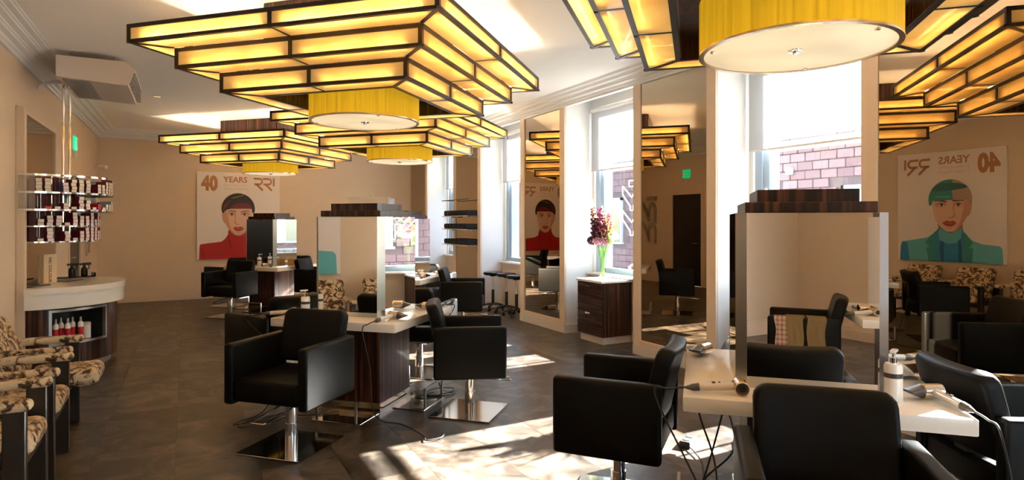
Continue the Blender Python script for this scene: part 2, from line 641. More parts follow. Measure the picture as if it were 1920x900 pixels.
# window wall: piers, parapets under the windows, heads above them
bm = bmesh.new()
for a, b_ in PIER_SPAN:
    rbox(bm, XR, XW + .2, a, b_, 0, ZC)
rbox(bm, XR, XW + .2, YB, -1.4, 0, ZC)
rbox(bm, XR + .02, XW + .2, -1.4, -1.085, 0, ZC)
for a, b_ in RECESS:
    rbox(bm, XW, XW + .2, a, b_, HEAD, ZC)
wr = struct('wall_right', mesh(bm, 'white_paint', 0), 'white window wall with projecting piers')
bm = bmesh.new()
for a, b_ in RECESS:
    rbox(bm, XW - .03, XW + .2, a, b_, 0, SILL - .02)
    rbox(bm, XW - .045, XW - .03, a, b_, 0.0, 0.16)
    rbox(bm, XW - .04, XW - .03, a + .12, b_ - .12, 0.26, SILL - .12)
struct('under_window_panel', mesh(bm, 'trim_paint', 0), '', wr)
bm = bmesh.new()
for a, b_ in PIER_SPAN:
    rbox(bm, XR - .035, XR, a - .0, b_ + .0, 0, 0.11)
    rbox(bm, XR - .02, XR + .42, a - .015, a, 0, 0.11)
struct('baseboard_right', mesh(bm, 'plinth_paint', 0), 'pale plinth blocks along the foot of the mirror piers')


def skirting(name, x0, x1, y0, y1, nx, ny, label):
    bm = bmesh.new()
    for d, za, zb in ((.035, 0, .12), (.026, .12, .165), (.016, .165, .20)):
        rbox(bm, x0 - (d if nx < 0 else 0), x1 + (d if nx > 0 else 0), y0 - (d if ny < 0 else 0), y1 + (d if ny > 0 else 0), za, zb)
    struct(name, mesh(bm, 'trim_paint', 0), label)


skirting('baseboard_far', XL, XR, YF, YF, 0, -1, 'moulded tan skirting along the end wall')
bm = bmesh.new()
for a, b_ in ((YB, DU0 - .08), (DU1 + .08, YF)):
    for d, za, zb in ((.035, 0, .12), (.026, .12, .165), (.016, .165, .20)):
        rbox(bm, XL, XL + d, a, b_, za, zb)
struct('baseboard_left', mesh(bm, 'trim_paint', 0), 'moulded tan skirting behind the armchairs')
skirting('baseboard_back', XL, .55, YB, YB, 0, 1, 'moulded tan skirting behind the photographer')

# cornice with ridged steps
CORN = [(0.0, 0.0), (0.0, -0.15), (0.028, -0.15), (0.034, -0.125), (0.052, -0.118), (0.062, -0.10), (0.105, -0.088), (0.112, -0.072), (0.122, -0.072),
        (0.13, -0.06), (0.175, -0.05), (0.182, -0.036), (0.192, -0.036), (0.20, -0.026), (0.245, -0.02), (0.252, -0.008), (0.264, -0.008), (0.27, 0.0)]


def cornice(name, p0, p1, inward, label):
    bm = bmesh.new()
    A = [bm.verts.new((p0[0] + inward[0] * a, p0[1] + inward[1] * a, ZC + z)) for a, z in CORN]
    B = [bm.verts.new((p1[0] + inward[0] * a, p1[1] + inward[1] * a, ZC + z)) for a, z in CORN]
    for i in range(len(CORN)):
        j = (i + 1) % len(CORN)
        bm.faces.new((A[i], A[j], B[j], B[i]))
    bm.faces.new(A)
    bm.faces.new(B)
    struct(name, mesh(bm, 'white_paint', 20), label)


cornice('trim_1', (XL, YB), (XL, YF), (1, 0), 'ridged white cornice along the wall of the armchairs')
cornice('trim_2', (XR, YB), (XR, YF), (-1, 0), 'ridged white cornice above the window piers')
cornice('trim_3', (XL, YF), (XR, YF), (0, -1), 'ridged white cornice above the red poster wall')
cornice('trim_4', (XL, YB), (XR, YB), (0, 1), 'ridged white cornice behind the photographer')
# back of the cornice beam where it bridges the window recesses
struct('beam', build(boxes((XR, XR + .03, YB, YF, ZC - .15, ZC)), 'white_paint', 0), '', wr)

# dark door in the left wall
door = struct('door_1', build(boxes((XL - .05, XL - .004, DU0 + .03, DU1 - .03, 0.005, DZ - .03)), 'door_paint', 0), 'black door in the tan wall under the green exit sign')
struct('door_frame', build(boxes((XL - .14, XL + .015, DU0 - .06, DU0 + .03, 0, DZ + .06), (XL - .14, XL + .015, DU1 - .03, DU1 + .06, 0, DZ + .06),
                                 (XL - .14, XL + .015, DU0 + .03, DU1 - .03, DZ - .03, DZ + .06)), 'trim_paint', 0), '', door)
hd = bmesh.new()
cyl(hd, (XL - .006, DU0 + .12, 1.0), (XL + .05, DU0 + .12, 1.0), 0.012)
cyl(hd, (XL + .05, DU0 + .11, 1.0), (XL + .05, DU0 + .24, 1.0), 0.01)
struct('door_handle', mesh(hd, 'chrome'), '', door)

# windows
for i, (a, b_) in enumerate(RECESS):
    bm = bmesh.new()
    fr = 0.075
    rbox(bm, XW + .03, XW + .11, a, a + fr, SILL, HEAD)
    rbox(bm, XW + .03, XW + .11, b_ - .13, b_, SILL, HEAD)
    rbox(bm, XW + .05, XW + .20, b_ - .20, b_ - .13, SILL, HEAD)
    rbox(bm, XW + .03, XW + .11, a + fr, b_ - .13, SILL, SILL + fr)
    rbox(bm, XW + .03, XW + .11, a + fr, b_ - .13, HEAD - fr, HEAD)
    win = struct('window_%d' % (i + 1), mesh(bm, 'alu', 0),
                 ['window beside the photographer with roller blind', 'window behind the nearest mirror station, stone house outside',
                  'window with the outline neon sign above the flower cabinet', 'narrow-looking window above the three stools', 'last window towards the end wall'][i])
    struct('mullion', build(boxes((XW + .045, XW + .095, a + .15, a + .175, SILL + fr, HEAD - fr)), 'alu', 0), '', win)
    struct('pane', build(boxes((XW + .066, XW + .074, a + fr, b_ - .13, SILL + fr, HEAD - fr)), 'window_glass', 0), '', win)
    struct('sill', build(lambda q: rbox(q, XW - .10, XW + .03, a + .001, b_ - .001, SILL - .03, SILL, .008), 'white_gloss'), '', win)
    # white lining boards of the recess beside the frame
    struct('lining', build(boxes((XW - .0, XW + .03, a, a + .05, SILL, HEAD), (XW - .0, XW + .03, b_ - .05, b_, SILL, HEAD)), 'white_paint', 0), '', win)
    # roller blind, hung in front of the frame
    bl = thing('roller_blind', ['white roller blind in the window beside the photographer', 'white roller blind half down behind the nearest mirror station',
                                'white roller blind half down above the purple flowers', 'white roller blind half down above the three black stools',
                                'white roller blind in the window nearest the end wall'][i], 'blind', ((XW - .035), (a + b_) / 2, BLIND), 0, 'white roller blinds on the windows')
    hw = (b_ - a) / 2 - .035
    part('blind_fabric', build(boxes((-.001, .001, -hw, hw, .112, HEAD - BLIND - .05)), 'blind_fabric', 0), bl)
    part('hem_band', build(boxes((-.001, .001, -hw, hw, .02, .066), (-.001, .001, -hw, -hw + .10, .066, .112), (-.001, .001, hw - .20, hw, .066, .112)), 'blind_fabric', 0), bl)
    part('added_sun_strip', build(boxes((-.001, .001, -hw + .10, hw - .20, .066, .112)), 'blind_sun_strip', 0), bl)  # made-up clear band, shaped to throw the thin sun strip on the floor
    q = bmesh.new()
    rbox(q, -.008, .008, -hw, hw, 0, .022, .004)
    part('hem_bar', mesh(q, 'white_gloss'), bl)
    q = bmesh.new()
    cyl(q, (0, -hw, HEAD - BLIND - .045), (0, hw, HEAD - BLIND - .045), .028)
    part('roller', mesh(q, 'white_gloss'), bl)

# tall bronze mirrors on the piers
MIRLAB = ['tall bronze wall mirror beside the photographer', 'tall bronze wall mirror showing the blue jacket poster', 'tall bronze wall mirror beside the nearest mirror station',
          'tall bronze wall mirror reflecting the red poster, beside the stools', 'tall bronze wall mirror behind the towel shelves', 'tall bronze wall mirror in the far corner by the end wall']
for i, c in enumerate(PIERS):
    y0, y1 = c - .495, min(c + .495, YF - .04)
    a, b_ = PIER_SPAN[i]
    mr_ = thing('wall_mirror', MIRLAB[i], 'mirror', (XR, c, .11), 0, 'tall bronze mirrors on the window piers')
    part('mirror_glass', build(boxes((-.014, -.001, y0 - c, y1 - c, .06, 2.93)), 'bronze_mirror', 0), mr_)
    q = bmesh.new()
    rbox(q, -.03, -.001, a - c, y0 - c, 0, 2.94, .003, 1)
    rbox(q, -.03, -.001, y1 - c, b_ - c - (0.0 if b_ < YF else 0.002), 0, 2.94, .003, 1)
    rbox(q, -.03, -.001, y0 - c, y1 - c, 0, .06, .003, 1)
    part('frame', mesh(q, 'trim_paint'), mr_)

# ------------------------------------------------------------------ outside: street and stone house
struct('street', build(boxes((XW + .2, 40, -25, 45, -.4, -.15), (-15, XW + .2, -25, YB - .15, -.4, -.15)), 'road', 0), 'grey street outside the windows')
HX = 12.2
house = thing('stone_house', 'pinkish stone block house across the street seen through the window', 'building', (HX, 8, -.15))
WIN_H = [(8.2 - 8 - .95, 8.2 - 8 - .15), (1.55, 2.30), (-3.4, -2.4), (4.2, 5.2), (7.4, 8.4), (-6.4, -5.4)]
WZ0, WZ1 = 1.0, 2.42
q = bmesh.new()
rbox(q, .06, 3.0, -16, 22, 0, 4.55)
part('wall', mesh(q, 'mortar', 0), house)
bw, bh = .38, .20
blk = {}
rest = bmesh.new()
nrow = 0
z = 0.0
while z < 4.5:
    y = -16.0 + (bw / 2 if nrow % 2 else 0)
    while y < 22:
        hid = any(y + bw > a - .04 and y < b_ + .04 and z + bh > WZ0 - .04 and z < WZ1 + .04 for a, b_ in WIN_H)
        if not hid:
            if -1.1 < y < 2.9 and 0.95 < z < 3.75:
                if 'b' not in blk:
                    blk['b'] = build(lambda s: rbox(s, 0, .07, .007, bw - .007, .007, bh - .007, .012, 1), 'stone_block')
                part('stone_block', blk['b'], house, (random.uniform(-.006, .0135), y, z))
            else:
                rbox(rest, 0, .07, y + .007, y + bw - .007, z + .007, z + bh - .007)
        y += bw
    z += bh
    nrow += 1
o = part('stone_blocks', mesh(rest, 'stone_block', 0), house)
o['kind'] = 'stuff'
for k, (a, b_) in enumerate(WIN_H):
    q = bmesh.new()
    rbox(q, -.02, .06, a, a + .07, WZ0, WZ1)
    rbox(q, -.02, .06, b_ - .07, b_, WZ0, WZ1)
    rbox(q, -.02, .06, a, b_, WZ1 - .08, WZ1)
    rbox(q, -.06, .06, a - .05, b_ + .05, WZ0 - .06, WZ0)
    wf = part('window', mesh(q, 'facade_frame', 0), house)
    part('pane', build(boxes((.02, .03, a + .07, b_ - .07, WZ0, WZ1 - .08)), 'facade_glass', 0), wf)
part('notice', build(boxes((-.006, .0, -.62, -.30, 1.62, 1.95)), 'magenta_card', 0), house, (.015, 0, 0))
q = bmesh.new()
tube(q, [(-.06, 3.15, 0), (-.06, 3.15, 4.5)], .05)
part('drain_pipe', mesh(q, 'facade_frame'), house)
q = bmesh.new()
rbox(q, -.12, 0, 1.18, 1.32, 2.72, 2.90, .02)
part('wall_lamp', mesh(q, 'facade_white'), house)
q = bmesh.new()
rbox(q, -.06, .05, -16, 22, 4.4, 4.6)
part('coping', mesh(q, 'facade_white', 0), house)

# ------------------------------------------------------------------ mirror stations
ME = {}


def station_meshes():
    q = bmesh.new(); rbox(q, -.54, .54, -.54, .54, .685, .75, .006, 2); ME['worktop'] = mesh(q, 'laminate')
    q = bmesh.new(); rbox(q, -.26, .26, -.26, .26, .07, .684, .003, 1); ME['st_base'] = mesh(q, 'ebony')
    q = bmesh.new(); rbox(q, -.265, .265, -.265, .265, .0, .07); ME['st_plinth'] = mesh(q, 'plate_steel', 0)
    h, a = .31, .265
    q = bmesh.new(); rbox(q, -a, a, -h, -h + .012, .752, 1.54); ME['st_mirror'] = mesh(q, 'mirror_glass', 0)
    q = bmesh.new()
    prism(q, [(a, -h - .001), (h + .001, -a), (h - .012, -a + .005), (a - .005, -h + .012)], .752, 1.541)
    ME['st_strip'] = mesh(q, 'steel', 0)
    q = bmesh.new()
    e_ = h - .014
    prism(q, [(-a, -e_), (a, -e_), (e_, -a), (e_, a), (a, e_), (-a, e_), (-e_, a), (-e_, -a)], .753, 1.536)
    ME['st_core'] = mesh(q, 'dark_wood', 0)
    q = bmesh.new(); rbox(q, -.27, .27, -.27, .27, 1.5415, 1.590, .002, 1); ME['st_tier1'] = mesh(q, 'ebony')
    q = bmesh.new(); rbox(q, -.2125, .2125, -.2125, .2125, 1.5905, 1.649, .002, 1); ME['st_tier2'] = mesh(q, 'ebony')
    # footrest: polished floor plate with a hoop
    q = bmesh.new(); rbox(q, -.21, .21, -.28, .0, .0, .008, .002, 1); ME['fr_plate'] = mesh(q, 'plate_steel')
    q = bmesh.new()
    rbox(q, -.175, -.16, -.275, -.26, .008, .17)
    rbox(q, .16, .175, -.275, -.26, .008, .17)
    rbox(q, -.175, .175, -.275, -.26, .155, .17)
    ME['fr_bar'] = mesh(q, 'steel', 0)


station_meshes()
STN = {'A': (2.641, 1.955), 'B': (1.34, 5.076), 'C': (1.313, 11.33), 'D': (2.64, 8.2), 'E': (1.32, -1.17)}
STLAB = {'A': 'large mirror station nearest the camera with white worktop and stepped ebony top', 'B': 'mirror station with white worktop in the middle of the salon',
         'C': 'farthest mirror station, in front of the red poster', 'D': 'mirror station half hidden behind the middle one', 'E': 'mirror station behind the camera, seen in the nearest mirror'}
WHERE = {'A': 'nearest mirror station', 'B': 'middle mirror station', 'C': 'farthest mirror station', 'D': 'half hidden mirror station', 'E': 'mirror station behind the camera'}
SIDES = ['front', 'right', 'back', 'left']


def to_world(k, lx, ly):
    c, s = STN[k], math.sqrt(.5)
    return (c[0] + (lx + ly) * s, c[1] + (ly - lx) * s)


for k, (sx, sy) in STN.items():
    st = thing('mirror_station', STLAB[k], 'styling station', (sx, sy, 0), -45, 'mirror stations')
    part('base_cabinet', ME['st_base'], st)
    part('plinth', ME['st_plinth'], st)
    part('worktop', ME['worktop'], st)
    part('mirror_core', ME['st_core'], st)
    for j in range(4):
        part('mirror', ME['st_mirror'], st, rot=(0, 0, j * PI / 2))
        part('corner_strip', ME['st_strip'], st, rot=(0, 0, j * PI / 2), label='brushed steel corner strip' if j == 0 else None)
    part('top_tier', ME['st_tier1'], st)
    part('top_tier', ME['st_tier2'], st)
    for j in range(4):
        fx = .07
        a_ = -45 + 90 * j
        off = Matrix.Rotation(R(90 * j), 2) @ Vector((fx, -.305))
        wx, wy = to_world(k, off.x, off.y)
        f = thing('footrest', 'polished steel footrest with hoop on the %s side of the %s' % (['near', 'window', 'far', 'wall'][j], WHERE[k]), 'footrest', (wx, wy, .0006), a_, 'steel footrests')
        part('floor_plate', ME['fr_plate'], f)
        part('hoop', ME['fr_bar'], f)

# ------------------------------------------------------------------ salon chairs


def chair_meshes():
    q = bmesh.new(); rbox(q, .246, .316, -.27, .275, .325, .715, .02, 3); ME['arm'] = mesh(q, 'leather')
    q = bmesh.new()
    rbox(q, -.244, .244, -.262, .262, .345, .49, .025, 3)
    for v in q.verts:
        if v.co.z > .47:
            v.co.z += .012 * (1 - (v.co.x / .244) ** 2) * (1 - ((v.co.y) / .27) ** 2)
    ME['seat'] = mesh(q, 'leather')
    # backrest: rounded slab, gently curved and leaning back
    nx, W, H, T, cr = 12, .49, .368, .085, .055
    pts = []
    for cx, cz, a0 in ((W / 2 - cr, cr * .6, -90), (W / 2 - cr, H - cr, 0), (-W / 2 + cr, H - cr, 90), (-W / 2 + cr, cr * .6, 180)):
        rr = cr if cz > .1 else cr * .6
        for s in range(5):
            a = R(a0 + 90 * s / 4)
            pts.append((cx + (rr if cz > .1 else rr) * math.cos(a) + (0 if cz > .1 else (cr - rr) * (1 if cx > 0 else -1)), cz + rr * math.sin(a)))
    q = bmesh.new()
    prism(q, pts, 0, T, axis='y')
    q.faces.ensure_lookup_table()
    caps = [f for f in q.faces if len(f.verts) > 6]
    rim = set()
    for f in caps:
        for e in f.edges:
            rim.add(e)
    bmesh.ops.bevel(q, geom=list(rim), offset=.022, segments=3, profile=.5, affect='EDGES')
    # cut the slab into strips so that it can bend
    for kx in range(1, 10):
        xx = -W / 2 + W * kx / 10
        bmesh.ops.bisect_plane(q, geom=list(q.verts) + list(q.edges) + list(q.faces), plane_co=(xx, 0, 0), plane_no=(1, 0, 0))
    for kz in range(1, 5):
        bmesh.ops.bisect_plane(q, geom=list(q.verts) + list(q.edges) + list(q.faces), plane_co=(0, 0, H * kz / 5), plane_no=(0, 0, 1))
    for v in q.verts:
        v.co.y += -.45 * v.co.x ** 2 + .25 * max(0, v.co.z - .16) ** 2
    q.transform(Matrix.Translation((0, .185, .522)) @ Matrix.Rotation(R(-12), 4, 'X'))
    ME['back'] = mesh(q, 'leather', 40)
    q = bmesh.new()
    rbox(q, -.05, .05, .19, .23, .36, .60, .006, 1, M=Matrix.Translation((0, .02, -.02)))
    ME['bracket'] = mesh(q, 'black')
    q = bmesh.new()
    rbox(q, -.17, .17, -.17, .17, .322, .345, .004, 1)
    cyl(q, (0, 0, .295), (0, 0, .325), .055, n=20)
    ME['swivel'] = mesh(q, 'black')
    q = bmesh.new()
    cyl(q, (0, 0, .012), (0, 0, .16), .041, n=28)
    cyl(q, (0, 0, .16), (0, 0, .31), .036, n=28)
    cyl(q, (0, 0, .285), (0, 0, .305), .047, n=28)
    ME['column'] = mesh(q, 'chrome')
    q = bmesh.new(); rbox(q, -.245, .245, -.245, .245, .001, .012, .002, 1); ME['plate'] = mesh(q, 'plate_steel')
    q = bmesh.new()
    pth = [(-.045, 0, .285), (-.055, -.10, .272), (-.055, -.30, .252), (-.045, -.325, .25), (.045, -.325, .25), (.055, -.30, .252), (.055, -.10, .272), (.045, 0, .285)]
    tube(q, pth, .0065, 8)
    ME['lever'] = mesh(q, 'chrome')


chair_meshes()


def chair(k, lx, ly, side, swivel, label):
    wx, wy = to_world(k, lx, ly)
    c = thing('salon_chair', label, 'chair', (wx, wy, .0008), -45 + {'front': 0, 'right': 90, 'back': 180, 'left': -90}[side], 'black leather salon chairs')
    s = R(swivel)
    part('seat', ME['seat'], c, rot=(0, 0, s))
    part('backrest', ME['back'], c, rot=(0, 0, s))
    part('back_bracket', ME['bracket'], c, rot=(0, 0, s))
    part('armrest', ME['arm'], c, rot=(0, 0, s))
    part('armrest', ME['arm'], c, rot=(0, 0, s)).scale = (-1, 1, 1)
    part('swivel_mount', ME['swivel'], c, rot=(0, 0, s))
    part('column', ME['column'], c)
    part('base_plate', ME['plate'], c)
    part('foot_lever', ME['lever'], c, rot=(0, 0, s))
    return c


CH = 'black leather salon chair '
chair('B', .05, -1.07, 'front', -1, CH + 'in front of the middle station, its seat turned to the camera')
chair('B', -.92, .0, 'left', -16, CH + 'on the wall side of the middle station, behind another')
chair('B', .925, -.02, 'right', 22, CH + 'on the window side of the middle station, beside the sun patch')
chair('B', .0, 1.0, 'back', 4, CH + 'hidden behind the middle mirror station')
chair('A', -.887, .06, 'left', -6, CH + 'seen side-on against the nearest worktop')
chair('A', -.03, -1.0, 'front', 0, CH + 'cut off by the lower picture edge, backrest before the nearest mirror')
chair('A', .89, -.02, 'right', 12, CH + 'at the right picture edge, sunlit armrest by the nearest worktop')
chair('A', .0, .92, 'back', -8, CH + 'behind the nearest mirror station, sunlit in the bronze mirror')
chair('C', .0, -1.0, 'front', 3, CH + 'in front of the farthest station below the red poster')
chair('C', -.9, .0, 'left', -8, CH + 'on the wall side of the farthest station')
chair('C', .92, .02, 'right', 8, CH + 'on the window side of the farthest station')
chair('C', .02, 1.0, 'back', 0, CH + 'behind the farthest station by the end wall')
chair('D', .92, .03, 'right', 16, CH + 'on the window side of the half hidden station, beside the stools')
chair('D', .0, -1.0, 'front', 0, CH + 'in front of the half hidden station, behind the middle mirrors')
chair('D', -.9, .0, 'left', -5, CH + 'on the wall side of the half hidden station')
chair('D', .0, 1.0, 'back', 0, CH + 'on the far side of the half hidden station')
chE = chair('E', -.88, .02, 'left', 8, CH + 'with clothes over its arm, reflected in the nearest mirror')
chair('E', .9, .0, 'right', 0, CH + 'behind the camera on the window side of that station')

# ------------------------------------------------------------------ chandeliers
TIERS = [(1.20, 2.770, 2.900), (0.99, 2.622, 2.770), (0.78, 2.475, 2.622)]
INNER = .57


def chandelier_meshes():
    nt_ = TIERS + [(INNER, 2.475, 2.475)]
    for i, (t_, z0, z1) in enumerate(TIERS):
        b_ = .014
        q = bmesh.new()
        ti = nt_[i + 1][0]
        for j in range(4):
            M = Matrix.Rotation(j * PI / 2, 4, 'Z')
            rbox(q, -t_, t_, -t_, -t_ + 2 * b_, z1 - 2 * b_, z1, M=M)
            rbox(q, -t_, t_, -t_, -t_ + 2 * b_, z0, z0 + 1.6 * b_, M=M)
            rbox(q, t_ - 2 * b_, t_, -t_, -t_ + 2 * b_, z0, z1, M=M)
            rbox(q, -b_, b_, -t_, -t_ + b_ * 1.6, z0, z1, M=M)
            rbox(q, -b_ * .7, b_ * .7, -t_, -ti, z0 + .002, z0 + b_, M=M)
            # hip bar under the corner
            d = Vector((ti - t_, -(ti - t_), 0))
            ang = math.atan2(d.y, d.x)
            L = d.length
            rbox(q, 0, L, -b_, b_, z0 - .001, z0 + b_, M=M @ Matrix.Translation((t_, -t_, 0)) @ Matrix.Rotation(ang, 4, 'Z'))
            if i == 2:
                rbox(q, -ti, ti, -ti - b_, -ti + b_, z0 - .002, z0 + 2 * b_, M=M)
        ME['tier%d' % i] = mesh(q, 'bronze_frame', 0)
        q = bmesh.new(); rbox(q, .0, t_ - .005, -.004, .004, z0 + .01, z1 - .01); ME['pv%d' % i] = mesh(q, 'amber_glass', 0)
        q = bmesh.new()
        prism(q, [(0, -t_ + .02), (t_ - .02, -t_ + .02), (ti, -ti), (0, -ti)], z0 + .004, z0 + .009)
        ME['ps%d' % i] = mesh(q, 'amber_glass', 0)
        q = bmesh.new()
        prism(q, [(0, -t_ + .02), (-t_ + .02, -t_ + .02), (-ti, -ti), (0, -ti)], z0 + .004, z0 + .009)
        ME['pt%d' % i] = mesh(q, 'amber_glass', 0)
        q = bmesh.new(); cyl(q, (.08, 0, 0), (t_ - .12, 0, 0), .0085, n=8); ME['tube%d' % i] = mesh(q, 'tube_light' if i == 0 else 'tube_dim')
        q = bmesh.new(); rbox(q, .03, .085, -.012, .012, -.016, .012); rbox(q, t_ - .125, t_ - .07, -.012, .012, -.016, .012); ME['hold%d' % i] = mesh(q, 'bronze_frame', 0)
    q = bmesh.new()
    for j in range(4):
        M = Matrix.Rotation(j * PI / 2, 4, 'Z')
        rbox(q, -INNER + .02, INNER - .02, -INNER + .001, -INNER + .02, 2.48, ZC - .002, M=M)
    rbox(q, -INNER + .02, INNER - .02, -INNER + .02, INNER - .02, 2.60, 2.62)
    ME['ch_box'] = mesh(q, 'ebony', 0)
    q = bmesh.new()
    lathe(q, [(.45, 2.335), (.45, 2.60), (.44, 2.60), (.44, 2.335), (.45, 2.335)], 64)
    ME['drum'] = mesh(q, 'drum_fabric')
    q = bmesh.new()
    lathe(q, [(0, 2.338), (.43, 2.338), (.442, 2.345), (0, 2.35)], 64)
    ME['diff'] = mesh(q, 'drum_diffuser')
    q = bmesh.new()
    lathe(q, [(.428, 2.331), (.452, 2.331), (.452, 2.341), (.428, 2.341), (.428, 2.331)], 64)
    ME['drum_rim'] = mesh(q, 'champagne')
    q = bmesh.new()
    lathe(q, [(0, 2.316), (.012, 2.318), (.014, 2.328), (.035, 2.331), (.036, 2.338), (0, 2.338)], 20)
    ME['knob'] = mesh(q, 'chrome')
    q = bmesh.new()
    lathe(q, [(0, 2.326), (.012, 2.327), (.013, 2.336), (0, 2.337)], 12, (.40, 0, 0))
    ME['clip'] = mesh(q, 'chrome')


chandelier_meshes()
CHLAB = {'A': 'stepped amber glass chandelier cut off by the top edge, above the nearest station', 'B': 'largest fully seen stepped amber glass chandelier, above the middle station',
         'C': 'farthest stepped amber glass chandelier, in front of the red poster', 'D': 'stepped amber glass chandelier half hidden behind the large one, over the second yellow drum',
         'E': 'stepped amber glass chandelier behind the camera'}
for k, (sx, sy) in STN.items():
    c = thing('chandelier', CHLAB[k], 'chandelier', (sx - .018, sy + .01, 0), -45, 'stepped amber glass chandeliers')
    part('ebony_box', ME['ch_box'], c)
    for i, (t_, z0, z1) in enumerate(TIERS):
        part('tier_frame', ME['tier%d' % i], c)
        for j in range(4):
            rz = j * PI / 2
            M = Matrix.Rotation(rz, 3, 'Z')
            for sgn in (0, 1):
                part('glass_panel', ME['pv%d' % i], c, M @ Vector((0 if not sgn else -t_ + .005, -t_ + .012, 0)), (0, 0, rz))
                part('glass_panel', ME[('ps%d', 'pt%d')[sgn] % i], c, rot=(0, 0, rz))
                if i in (0, 1, 2):
                    zz = z0 + .05
                    tl_ = part('light_tube', ME['tube%d' % i], c, M @ Vector((0 if not sgn else -(t_ - .04), -t_ + .055, zz)), (0, 0, rz))
                    part('tube_holder', ME['hold%d' % i], tl_)
    dr = part('drum_shade', ME['drum'], c, label='yellow silk drum shade')
    part('rim', ME['drum_rim'], dr)
    df_ = part('diffuser', ME['diff'], c, label='pale round diffuser under the drum')
    part('knob', ME['knob'], df_)
    for j in range(3):
        part('clip', ME['clip'], df_, rot=(0, 0, R(75 + 120 * j)))
#NEXT
# ------------------------------------------------------------------ left wall: mirror, colour counter, shelf, air conditioner
lm = thing('wall_mirror', 'bronze mirror on the tan wall behind the colour counter', 'mirror', (XL, 8.275, 0))
part('mirror_glass', build(boxes((.001, .014, -.885, .885, .20, 2.57)), 'bronze_mirror', 0), lm)
q = bmesh.new()
rbox(q, .001, .07, -.97, -.885, .20, 2.60, .004, 1)
rbox(q, .001, .03, .885, .93, .20, 2.60, .004, 1)
rbox(q, .001, .03, -.885, .885, 2.57, 2.60, .004, 1)
part('frame', mesh(q, 'trim_paint'), lm)

CU = 8.0


def arc(r0, t0=0.0, t1=180.0, n_=36):
    return [(r0 * math.sin(R(t0 + (t1 - t0) * i / n_)), -r0 * math.cos(R(t0 + (t1 - t0) * i / n_))) for i in range(n_ + 1)]


def band(bm, ro, ri, t0, t1, z0, z1, n_=24, mat=0):
    prism(bm, arc(ro, t0, t1, n_) + arc(ri, t0, t1, n_)[::-1], z0, z1, mat)


ct = thing('colour_counter', 'half round colour mixing counter, white top over a dark ebony body', 'counter', (XL + .072, CU, 0))
q = bmesh.new(); prism(q, arc(.76), .80, .86); bmesh.ops.bevel(q, geom=[e for e in q.edges if abs(e.verts[0].co.z - .86) < 1e-4 and abs(e.verts[1].co.z - .86) < 1e-4], offset=.006, segments=2, affect='EDGES')
part('worktop', mesh(q, 'laminate', 25), ct)
q = bmesh.new(); prism(q, arc(.742), .655, .80); part('fascia', mesh(q, 'white_gloss', 25), ct)
q = bmesh.new()
T0, T1, NZ0, NZ1 = 17, 62, .30, .615
band(q, .68, .66, 0, T0, .08, .655, 8)
band(q, .68, .66, T1, 180, .08, .655, 30)
band(q, .68, .66, T0, T1, .08, NZ0, 12)
band(q, .68, .66, T0, T1, NZ1, .655, 12)
part('body', mesh(q, 'ebony', 25), ct)
q = bmesh.new()
band(q, .40, .385, T0 - 3, T1 + 3, NZ0 - .01, NZ1 + .01, 10)
band(q, .66, .385, T0 - 3, T1 + 3, NZ0 - .014, NZ0, 10)
band(q, .66, .385, T0 - 3, T1 + 3, NZ1, NZ1 + .014, 10)
for tt in (T0 - 3, T1 + 1.5):
    band(q, .66, .385, tt, tt + 1.5, NZ0, NZ1, 1)
part('niche', mesh(q, 'black', 25), ct)
q = bmesh.new()
band(q, .686, .655, T0 - 2, T1 + 2, NZ1 - .004, NZ1 + .018, 12)
band(q, .686, .655, T0 - 2, T1 + 2, NZ0 - .018, NZ0 + .004, 12)
band(q, .686, .655, T0 - 2, T0, NZ0, NZ1, 1)
band(q, .686, .655, T1, T1 + 2, NZ0, NZ1, 1)
part('niche_frame', mesh(q, 'steel', 25), ct, label='brushed steel frame of the niche')
q = bmesh.new(); prism(q, arc(.62), .0, .08); part('plinth', mesh(q, 'steel', 25), ct)


def on_counter(t_, r_, z_):
    return (XL + .072 + r_ * math.sin(R(t_)), CU - r_ * math.cos(R(t_)), z_)


# bottles in the niche
q = bmesh.new(); lathe(q, [(0, 0), (.024, 0), (.026, .01), (.026, .17), (.014, .19), (0, .19)], 16); ME['nb'] = mesh(q, 'white_gloss')
q = bmesh.new(); lathe(q, [(.0265, .03), (.0265, .135)], 16); ME['nl'] = mesh(q, 'red')
q = bmesh.new(); lathe(q, [(0, .235), (.011, .235), (.012, .19), (0, .19)], 12); ME['ncap'] = mesh(q, 'steel')
for k, (tt, rr, lab) in enumerate(((21, .60, 'first'), (27, .54, 'second'), (30, .62, 'third'), (37, .56, 'fourth'), (41, .62, 'last'))):
    o = thing('product_bottle', 'white bottle with red label in the counter niche, %s from the armchairs' % lab, 'bottle', on_counter(tt, rr, NZ0 + .0006), random.uniform(0, 360), 'red labelled bottles in the niche')
    part('bottle_body', ME['nb'], o); part('label', ME['nl'], o); part('cap', ME['ncap'], o)
o = thing('product_tin', 'plain grey-brown tin standing alone in the counter niche', 'tin', on_counter(51, .56, NZ0 + .0006))
q = bmesh.new(); lathe(q, [(0, 0), (.045, 0), (.045, .135), (0, .135)], 24); part('tin_body', mesh(q, 'white_plastic'), o)
q = bmesh.new(); lathe(q, [(0, .136), (.046, .136), (.046, .155), (.04, .16), (0, .16)], 24); part('lid', mesh(q, 'plinth_paint'), o)

